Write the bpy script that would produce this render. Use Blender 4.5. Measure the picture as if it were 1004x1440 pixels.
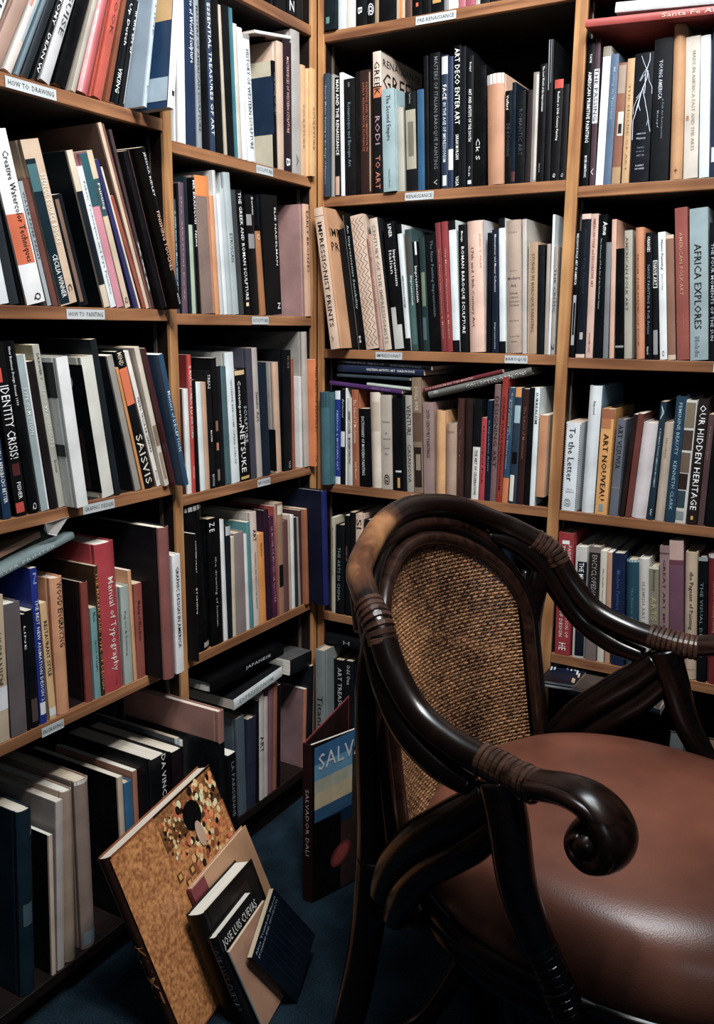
import bpy, math, random
from mathutils import Vector, Matrix, Euler
for o in list(bpy.data.objects): bpy.data.objects.remove(o)
S = bpy.context.scene; COL = S.collection
# ------------------------------------------------------------------ camera
R_ = Vector((0.865023, 0.501637, 0.009736)); U_ = Vector((-0.111674, 0.173581, 0.978467)); B_ = R_.cross(U_)
cam = bpy.data.cameras.new('camera'); camo = bpy.data.objects.new('camera', cam); COL.objects.link(camo)
camo.matrix_world = Matrix(((R_.x, U_.x, B_.x, 1.21664), (R_.y, U_.y, B_.y, -1.9), (R_.z, U_.z, B_.z, 1.28), (0, 0, 0, 1)))
cam.sensor_fit = 'VERTICAL'; cam.sensor_height = 36; cam.lens = 1247.36 * 36 / 1440; cam.clip_start = .05
S.camera = camo
# ------------------------------------------------------------------ world, lamps, exposure
wd = bpy.data.worlds.new('world'); S.world = wd; wd.use_nodes = True
bg = wd.node_tree.nodes['Background']; bg.inputs[0].default_value = (.10, .30, .50, 1); bg.inputs[1].default_value = .085
def area(name, loc, target, size, power, colour, sizey=None):
    l = bpy.data.lights.new(name, 'AREA'); l.size = size; l.energy = power; l.color = colour
    if sizey: l.shape = 'RECTANGLE'; l.size_y = sizey
    o = bpy.data.objects.new(name, l); COL.objects.link(o); o.location = loc
    o.rotation_euler = (Vector(target) - Vector(loc)).to_track_quat('-Z', 'Y').to_euler(); return o
def spot(name, loc, target, angle, power, colour, r=.1, blend=.7):
    l = bpy.data.lights.new(name, 'SPOT'); l.energy = power; l.color = colour; l.spot_size = math.radians(angle); l.spot_blend = blend; l.shadow_soft_size = r
    o = bpy.data.objects.new(name, l); COL.objects.link(o); o.location = loc
    o.rotation_euler = (Vector(target) - Vector(loc)).to_track_quat('-Z', 'Y').to_euler(); return o
area('ceiling_panel_light', (.95, -.95, 2.85), (.5, -.5, .8), 1.1, 42, (.84, .93, 1), .22)
area('window_light', (2.4, -3.1, 2.1), (.8, -.4, .5), .5, 5, (.80, .90, 1))
spot('added_spot_left', (1.35, -1.15, 2.8), (.0, -.65, 1.35), 76, 128, (1, .95, .90))  # added spot, unseen; its cone edge leaves the seat front dark
spot('added_spot_back', (.95, -1.35, 2.8), (.55, .0, 1.35), 76, 128, (1, .95, .90))  # second added spot, aimed at the back shelves
S.view_settings.view_transform = 'Standard'; S.view_settings.look = 'None'; S.view_settings.gamma = 1
S.view_settings.use_curve_mapping = False; S.view_settings.exposure = -0.12
# ------------------------------------------------------------------ materials
def lin(c): return c / 12.92 if c <= .04045 else ((c + .055) / 1.055) ** 2.4
def rgb(h, g=1.0):
    v = [lin(int(h[i:i + 2], 16) / 255) * g for i in (0, 2, 4)]; l = .3 * v[0] + .6 * v[1] + .1 * v[2]
    k = min(1, .45 + l * 7)
    return tuple(min((x * .80 + l * .20) * k, .80) for x in v) + (1,)
MC = {}
def base_mat(name):
    m = bpy.data.materials.new(name); m.use_nodes = True; return m, m.node_tree, m.node_tree.nodes['Principled BSDF']
def paper(h, g=1.0, rough=.42, spec=.5, name='printed_cloth'):
    key = (h, round(g, 2), rough, spec)
    if key in MC: return MC[key]
    m, nt, b = base_mat(name); c = rgb(h, g)
    tc = nt.nodes.new('ShaderNodeTexCoord'); n = nt.nodes.new('ShaderNodeTexNoise'); n.inputs['Scale'].default_value = 14; n.inputs['Detail'].default_value = 5
    nt.links.new(tc.outputs['Object'], n.inputs['Vector'])
    r = nt.nodes.new('ShaderNodeValToRGB'); r.color_ramp.elements[0].position = .3; r.color_ramp.elements[1].position = .7
    r.color_ramp.elements[0].color = tuple(x * .74 for x in c[:3]) + (1,); r.color_ramp.elements[1].color = tuple(min(1, x * 1.1 + .003) for x in c[:3]) + (1,)
    nt.links.new(n.outputs['Fac'], r.inputs['Fac']); nt.links.new(r.outputs['Color'], b.inputs['Base Color'])
    n2 = nt.nodes.new('ShaderNodeTexNoise'); n2.inputs['Scale'].default_value = 55; nt.links.new(tc.outputs['Object'], n2.inputs['Vector'])
    mr = nt.nodes.new('ShaderNodeMapRange'); mr.inputs['To Min'].default_value = rough - .12; mr.inputs['To Max'].default_value = rough + .16
    nt.links.new(n2.outputs['Fac'], mr.inputs['Value']); nt.links.new(mr.outputs['Result'], b.inputs['Roughness'])
    b.inputs['Specular IOR Level'].default_value = spec * (.35 if max(c[:3]) < .035 else .8)
    MC[key] = m; return m
def plain(name, h, g=1.0, rough=.5, spec=.5, metal=0):
    key = (name, h, g)
    if key in MC: return MC[key]
    m, nt, b = base_mat(name); b.inputs['Base Color'].default_value = rgb(h, g); b.inputs['Roughness'].default_value = rough
    b.inputs['Specular IOR Level'].default_value = spec; b.inputs['Metallic'].default_value = metal; MC[key] = m; return m
def pages_mat(h, axis):
    key = ('pg', h, axis)
    if key in MC: return MC[key]
    m, nt, b = base_mat('page_edges'); c = rgb(h)
    tc = nt.nodes.new('ShaderNodeTexCoord'); mp = nt.nodes.new('ShaderNodeMapping'); mp.inputs['Scale'].default_value = (900, 6, 6)
    nt.links.new(tc.outputs['Object'], mp.inputs['Vector'])
    n = nt.nodes.new('ShaderNodeTexNoise'); n.inputs['Scale'].default_value = 1; nt.links.new(mp.outputs['Vector'], n.inputs['Vector'])
    r = nt.nodes.new('ShaderNodeValToRGB'); r.color_ramp.elements[0].position = .35; r.color_ramp.elements[1].position = .65
    r.color_ramp.elements[0].color = tuple(x * .72 for x in c[:3]) + (1,); r.color_ramp.elements[1].color = c
    nt.links.new(n.outputs['Fac'], r.inputs['Fac']); nt.links.new(r.outputs['Color'], b.inputs['Base Color']); b.inputs['Roughness'].default_value = .8
    MC[key] = m; return m
def wood(name, c1, c2, axis, rough=.38):
    m, nt, b = base_mat(name)
    tc = nt.nodes.new('ShaderNodeTexCoord'); mp = nt.nodes.new('ShaderNodeMapping')
    sc = [38, 38, 38]; sc[axis] = 2.2; mp.inputs['Scale'].default_value = sc
    nt.links.new(tc.outputs['Object'], mp.inputs['Vector'])
    n = nt.nodes.new('ShaderNodeTexNoise'); n.inputs['Scale'].default_value = 1; n.inputs['Detail'].default_value = 6; n.inputs['Distortion'].default_value = 1.2
    nt.links.new(mp.outputs['Vector'], n.inputs['Vector'])
    r = nt.nodes.new('ShaderNodeValToRGB'); r.color_ramp.elements[0].position = .3; r.color_ramp.elements[1].position = .72
    r.color_ramp.elements[0].color = rgb(c1); r.color_ramp.elements[1].color = rgb(c2)
    nt.links.new(n.outputs['Fac'], r.inputs['Fac'])
    n2 = nt.nodes.new('ShaderNodeTexNoise'); n2.inputs['Scale'].default_value = 5; n2.inputs['Detail'].default_value = 4; nt.links.new(tc.outputs['Object'], n2.inputs['Vector'])
    r2 = nt.nodes.new('ShaderNodeValToRGB'); r2.color_ramp.elements[0].position = .35; r2.color_ramp.elements[0].color = (.45, .38, .36, 1); r2.color_ramp.elements[1].position = .6; r2.color_ramp.elements[1].color = (1, 1, 1, 1)
    nt.links.new(n2.outputs['Fac'], r2.inputs['Fac'])
    mx = nt.nodes.new('ShaderNodeMix'); mx.data_type = 'RGBA'; mx.blend_type = 'MULTIPLY'; mx.inputs['Factor'].default_value = .6
    nt.links.new(r.outputs['Color'], mx.inputs['A']); nt.links.new(r2.outputs['Color'], mx.inputs['B'])
    nt.links.new(mx.outputs['Result'], b.inputs['Base Color']); b.inputs['Roughness'].default_value = rough; b.inputs['Specular IOR Level'].default_value = .4
    return m
PINE_V = wood('varnished_pine_upright', '94592a', 'cf964c', 2); PINE_Y = wood('varnished_pine_left_shelf', '754526', 'b87b42', 1); PINE_X = wood('varnished_pine_back_shelf', '754526', 'b87b42', 0)
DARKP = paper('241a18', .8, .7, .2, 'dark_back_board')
SHADED = wood('dark_shade_board', '150c09', '2e1a10', 0, .5)  # dark wood tone that also holds the shade inside the bays
RATTAN = wood('dark_lacquered_rattan', '0c0706', '1d0f0a', 0, .22)
# ------------------------------------------------------------------ mesh helpers
def mesh_obj(name, verts, faces, mats, parent=None, mi=None, smooth=False):
    me = bpy.data.meshes.new(name); me.from_pydata([tuple(v) for v in verts], [], faces)
    for m in mats: me.materials.append(m)
    if mi: me.polygons.foreach_set('material_index', mi)
    if smooth: me.polygons.foreach_set('use_smooth', [True] * len(me.polygons))
    me.update(); o = bpy.data.objects.new(name, me); COL.objects.link(o)
    if parent: o.parent = parent
    return o
def empty(name, loc, rot=(0, 0, 0)):
    o = bpy.data.objects.new(name, None); o.empty_display_size = .05; COL.objects.link(o); o.location = loc; o.rotation_euler = rot; return o
def tag(o, label=None, cat=None, group=None, kind=None):
    if label: o['label'] = label
    if cat: o['category'] = cat
    if group: o['group'] = group
    if kind: o['kind'] = kind
    return o
def boxg(x0, x1, y0, y1, z0, z1, V, F):
    n = len(V); V += [(x0, y0, z0), (x1, y0, z0), (x1, y1, z0), (x0, y1, z0), (x0, y0, z1), (x1, y0, z1), (x1, y1, z1), (x0, y1, z1)]
    F += [(n, n + 3, n + 2, n + 1), (n + 4, n + 5, n + 6, n + 7), (n, n + 1, n + 5, n + 4), (n + 1, n + 2, n + 6, n + 5), (n + 2, n + 3, n + 7, n + 6), (n + 3, n, n + 4, n + 7)]
def box(name, x0, x1, y0, y1, z0, z1, m, parent=None, bevel=0):
    V, F = [], []; boxg(x0, x1, y0, y1, z0, z1, V, F); o = mesh_obj(name, V, F, [m], parent)
    if bevel:
        b = o.modifiers.new('b', 'BEVEL'); b.width = bevel; b.segments = 2
    return o
def catmull(P, n=8):
    P = [Vector(p) for p in P]; out = []
    for i in range(len(P) - 1):
        a = P[max(i - 1, 0)]; b = P[i]; c = P[i + 1]; d = P[min(i + 2, len(P) - 1)]
        for k in range(n):
            t = k / n; out.append(.5 * ((2 * b) + (c - a) * t + (2 * a - 5 * b + 4 * c - d) * t * t + (3 * b - a - 3 * c + d) * t ** 3))
    out.append(P[-1]); return out
def tube_geo(P, rad, V, F, seg=14, caps=True, up=None):
    """P list of Vector, rad list of (ru, rv) half widths"""
    n0 = len(V); N = len(P); T = [(P[min(i + 1, N - 1)] - P[max(i - 1, 0)]).normalized() for i in range(N)]
    ref = Vector(up) if up else (Vector((0, 0, 1)) if abs(T[0].z) < .9 else Vector((1, 0, 0)))
    u = (ref - T[0] * ref.dot(T[0])).normalized()
    for i in range(N):
        u = (u - T[i] * u.dot(T[i])).normalized(); v = T[i].cross(u)
        ru, rv = rad[i] if isinstance(rad[i], tuple) else (rad[i], rad[i])
        for k in range(seg):
            a = 2 * math.pi * k / seg; V.append(P[i] + u * math.cos(a) * ru + v * math.sin(a) * rv)
    for i in range(N - 1):
        for k in range(seg):
            a = n0 + i * seg + k; b = n0 + i * seg + (k + 1) % seg; F.append((a, b, b + seg, a + seg))
    if caps: F.append(tuple(n0 + k for k in range(seg))[::-1]); F.append(tuple(n0 + (N - 1) * seg + k for k in range(seg)))
def tube(name, pts, r, m, parent=None, n=8, seg=14, sm=True, up=None):
    P = catmull(pts, n) if n > 1 else [Vector(p) for p in pts]
    if isinstance(r, (list,)):
        rr = []
        for i in range(len(P)):
            f = i / (len(P) - 1) * (len(r) - 1); a = int(min(f, len(r) - 2)); t = f - a
            ra = r[a] if isinstance(r[a], tuple) else (r[a], r[a]); rb = r[a + 1] if isinstance(r[a + 1], tuple) else (r[a + 1], r[a + 1])
            rr.append((ra[0] * (1 - t) + rb[0] * t, ra[1] * (1 - t) + rb[1] * t))
    else: rr = [r] * len(P)
    V, F = [], []; tube_geo(P, rr, V, F, seg, True, up); return mesh_obj(name, V, F, [m], parent, smooth=sm)
TXT = {}
def text_geo(s):
    """outline mesh of a string in the built-in font, normalised to width 1 and height 1"""
    if s in TXT: return TXT[s]
    cu = bpy.data.curves.new('t', 'FONT'); cu.body = s; cu.resolution_u = 1 if len(s) > 3 else 4; cu.space_character = 1.05; cu.offset = .003
    o = bpy.data.objects.new('t', cu); me = o.to_mesh()
    V = [(v.co.x, v.co.y) for v in me.vertices]; F = [tuple(p.vertices) for p in me.polygons]
    o.to_mesh_clear(); bpy.data.objects.remove(o); bpy.data.curves.remove(cu)
    x0 = min(v[0] for v in V); x1 = max(v[0] for v in V); y0 = min(v[1] for v in V); y1 = max(v[1] for v in V)
    TXT[s] = ([((x - x0) / (x1 - x0), (y - y0) / max(y1 - y0, 1e-6)) for x, y in V], F, (x1 - x0) / max(y1 - y0, 1e-6)); return TXT[s]
class Print:
    """collects patches and lettering lying on one face of a thing"""
    def __init__(s): s.V, s.F, s.M, s.I = [], [], [], []
    def m(s, mt):
        if mt not in s.M: s.M.append(mt)
        return s.M.index(mt)
    def text(s, txt, f, mt):
        V, F, asp = text_geo(txt); n = len(s.V); k = s.m(mt)
        s.V += [f(x, y) for x, y in V]; s.F += [tuple(n + i for i in q) for q in F]; s.I += [k] * len(F)
    def grid(s, f, nx, ny, mt):
        n = len(s.V); k = s.m(mt)
        for j in range(ny + 1):
            for i in range(nx + 1): s.V.append(f(i / nx, j / ny))
        for j in range(ny):
            for i in range(nx):
                a = n + j * (nx + 1) + i; s.F.append((a, a + 1, a + nx + 2, a + nx + 1)); s.I.append(k)
    def disc(s, f, mt, N=28):
        n = len(s.V); k = s.m(mt); s.V += [f(math.cos(2 * math.pi * i / N), math.sin(2 * math.pi * i / N)) for i in range(N)]
        s.F.append(tuple(range(n, n + N))); s.I.append(k)
    def line(s, pts, w, f, mt):
        k = s.m(mt)
        for (ax, ay), (bx, by) in zip(pts, pts[1:]):
            dx, dy = bx - ax, by - ay; L = math.hypot(dx, dy) or 1; nx, ny = -dy / L * w / 2, dx / L * w / 2
            n = len(s.V); s.V += [f(ax + nx, ay + ny), f(bx + nx, by + ny), f(bx - nx, by - ny), f(ax - nx, ay - ny)]; s.F.append((n, n + 1, n + 2, n + 3)); s.I.append(k)
    def build(s, name, parent):
        if s.V: return mesh_obj(name, s.V, s.F, s.M, parent, s.I)
PAGES = ['dcc9aa', 'e6dac4', 'd0b996', 'e0d4c2', 'c9ae8c', 'ece4d6']
rnd = random.Random(11)
def make_book(name, t, d, h, col, cc, ex, g):
    """local frame: X thickness, Y depth away from the spine, Z height; spine on Y=0"""
    root = empty(name, (0, 0, 0)); hard = bool(ex.get('k')) or (t > .017 and h > .2)
    w = min(.0024 if hard else .0007, t * .2); ins = .0035 if hard else .0002
    e = min(.28 * t, .007) if ex.get('k') else min(.10 * t, .0015)
    N = 8; xs = [t * i / N for i in range(N + 1)]
    sy = lambda x: e * (2 * x / t - 1) ** 2 * (1 if not ex.get('k') else 1)
    gr = min(.0014, t * .1) if hard else 0                      # hinge groove beside the spine
    outer = [(0, d)] + [(0, e + .012)] + [(gr, e + .008)] + [(0, e + .004)] + [(x, sy(x)) for x in xs] + [(t, e + .004), (t - gr, e + .008), (t, e + .012), (t, d)]
    inner = [(w, d)] + [(w, e + .012)] + [(w + gr, e + .008)] + [(w, e + .004)] + [(min(max(x, w), t - w), sy(x) + w) for x in xs] + [(t - w, e + .004), (t - w - gr, e + .008), (t - w, e + .012), (t - w, d)]
    n = len(outer); V = [(x, y, 0) for x, y in outer] + [(x, y, h) for x, y in outer] + [(x, y, 0) for x, y in inner] + [(x, y, h) for x, y in inner]; F = []; I = []
    for i in range(n - 1):
        F.append((i, i + 1, n + i + 1, n + i)); I.append(0 if 3 <= i < 4 + N else 1)
        F.append((2 * n + i + 1, 2 * n + i, 3 * n + i, 3 * n + i + 1)); I.append(1)
        F.append((n + i, n + i + 1, 3 * n + i + 1, 3 * n + i)); I.append(0 if 3 <= i < 4 + N else 1)
        F.append((i + 1, i, 2 * n + i, 2 * n + i + 1)); I.append(1)
    F.append((0, n, 3 * n, 2 * n)); I.append(1); F.append((n - 1, 3 * n - 1, 4 * n - 1, 2 * n - 1)[::-1]); I.append(1)
    rough = rnd.choice([.3, .38, .45, .52]); m0 = paper(col, g, rough); m1 = paper(cc, g, .45) if cc else m0
    mesh_obj('cover', V, F, [m0, m1], root, I)
    V, F = [], []; boxg(w, t - w, e + w, d - ins, ins, h - ins, V, F)
    mesh_obj('page_block', V, F, [pages_mat(rnd.choice(PAGES), 0)], root)
    P = Print(); eps = .00035
    onsp = lambda x, z, k=1: (x, sy(x) - eps * k, z)
    for (x0, x1, f0, f1, c) in ex.get('r', []):
        P.grid(lambda u, v: onsp(t * (x0 + (x1 - x0) * u), h * (1 - f1 + (f1 - f0) * v)), 4, 1, paper(c, g, .4)); P.build('spine_panel', root); P = Print(); eps += .00006
    def onR(y, z, k=1): return (t + eps * k, y, z)
    def onL(y, z, k=1): return (-eps * k, y, z)
    for side, lst in (('L', ex.get('dcl', [])), ('R', ex.get('dcr', []))):
        fn = onL if side == 'L' else onR
        for q, it in enumerate(lst):
            if it[0] == 'r': _, a, b, z0, z1, c = it; P.grid(lambda u, v: fn(d * (a + (b - a) * u), h * (z0 + (z1 - z0) * v), 1 + q), 1, 1, paper(c, g, .35))
            elif it[0] == 't': _, s_, a, b, z0, z1, c = it; P.text(s_, lambda x, y: fn(d * (a + (b - a) * x), h * (z0 + (z1 - z0) * y), 1 + q), plain('title_ink', c, 1.0, .45))
            else: _, cy, cz, ry, rz, c = it; P.disc(lambda x, y: fn(d * (cy + ry * x), h * (cz + rz * y), 1 + q), paper(c, g, .35))
            P.build('cover_panel', root); P = Print()
    if ex.get('zz'):
        c = paper('4b352c', g, .5)
        for k in range(3):
            xa, xb = .06 + k * .31, .06 + k * .31 + .27; pts = [((xa if i % 2 else xb) * t, h * (.02 + .96 * i / 34)) for i in range(35)]
            P.line(pts, .0011, lambda x, z: onsp(x, z), c)
    if ex.get('bolt'):
        c = paper('c9d3ea', g, .4); r2 = random.Random(5)
        def branch(x, z, dx, L, w):
            pts = [(x, z)]
            while L > 0:
                st = .012; x += dx * st + r2.uniform(-.0025, .0025); z -= st; L -= st; pts.append((x, z))
                if w > .0006 and r2.random() < .25: branch(x, z, dx + r2.choice((-1, 1)) * .5, L * .45, w * .6)
            P.line([(min(max(a, .02 * t), .97 * t), b) for a, b in pts], w, lambda a, b: onsp(a, b), c)
        branch(.35 * t, .98 * h, .32, .06, .0008); branch(.8 * t, .99 * h, -.15, .06, .0011); branch(.72 * t, .86 * h, -.28, .06, .0015); branch(.5 * t, .74 * h, -.4, .09, .0013); branch(.5 * t, .74 * h, .25, .08, .0011)
    if ex.get('stamp'):
        c = paper('5b3a3c', g, .5)
        for i in range(40):
            for xa in (.0, .93): P.grid(lambda u, v: onsp(t * (xa + .07 * u), h * (.01 + .98 * (i + .55 * v) / 40)), 1, 1, c)
    if ex.get('disc'):
        P.disc(lambda x, y: onL(d * (.30 + .24 * x), h * (.60 + .24 * y)), paper('07080a', 1, .3))
    if ex.get('mag'):
        r2 = random.Random(ex['mag']); bl = paper('14223c', g, .3); og = paper('d9b48a', g, .3)
        if ex['mag'] < 3:
            P.grid(lambda u, v: onR(d * u * .99, h * (.01 + .98 * v)), 1, 1, bl)
            for i in range(26):
                y = r2.uniform(.02, .85); z = r2.uniform(.0, .9); P.grid(lambda u, v: onR(d * (y + .12 * u), h * (z + .05 * v + .06 * u), 2), 1, 1, og if i % 3 else paper('b9c6d2', g))
        else:
            P.grid(lambda u, v: onR(d * (.02 + .96 * u), h * (.02 + .96 * v)), 1, 1, paper('4c4038', g, .3))
            P.disc(lambda x, y: onR(d * (.45 + .3 * x), h * (.4 + .25 * y), 2), paper('8d908d', g, .3)); P.disc(lambda x, y: onR(d * (.45 + .24 * x), h * (.4 + .2 * y), 3), paper('3d3a38', g, .3))
            P.grid(lambda u, v: onR(d * (.0 + .5 * u), h * (.06 + .2 * v), 4), 1, 1, paper('8f9ca2', g, .3)); P.grid(lambda u, v: onR(d * (.5 + .4 * u), h * (.1 + .2 * v), 4), 1, 1, paper('c56a42', g, .3))
    pr = P.build('cover_print', root)
    if pr: tag(pr, kind='stuff')
    Q = Print()
    for (s, f0, f1, xc, hf, c) in ex.get('t', []):
        mt = plain('title_ink', c, 1.0, .45); V0, F0, asp = text_geo(s)
        L = h * (f1 - f0); gh = min(t * hf * .95, L / asp * 1.6); 
        def f(x, y): return onsp(t * xc + (y - .5) * gh, h * (1 - f0) - x * L, 2.4)
        Q.text(s, f, mt); Q.build('spine_title', root); Q = Print()
    for (s, fz, wf, c) in ex.get('h_', []):
        V0, F0, asp = text_geo(s); wv = t * wf; gh = wv / asp; gh = min(gh, .013)
        Q.text(s, lambda x, y: onsp(t / 2 + (x - .5) * wv, h * (1 - fz) + (y - .5) * gh, 2.4), plain('title_ink', c, 1.0, .45)); Q.build('spine_title', root); Q = Print()
    return root
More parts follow.
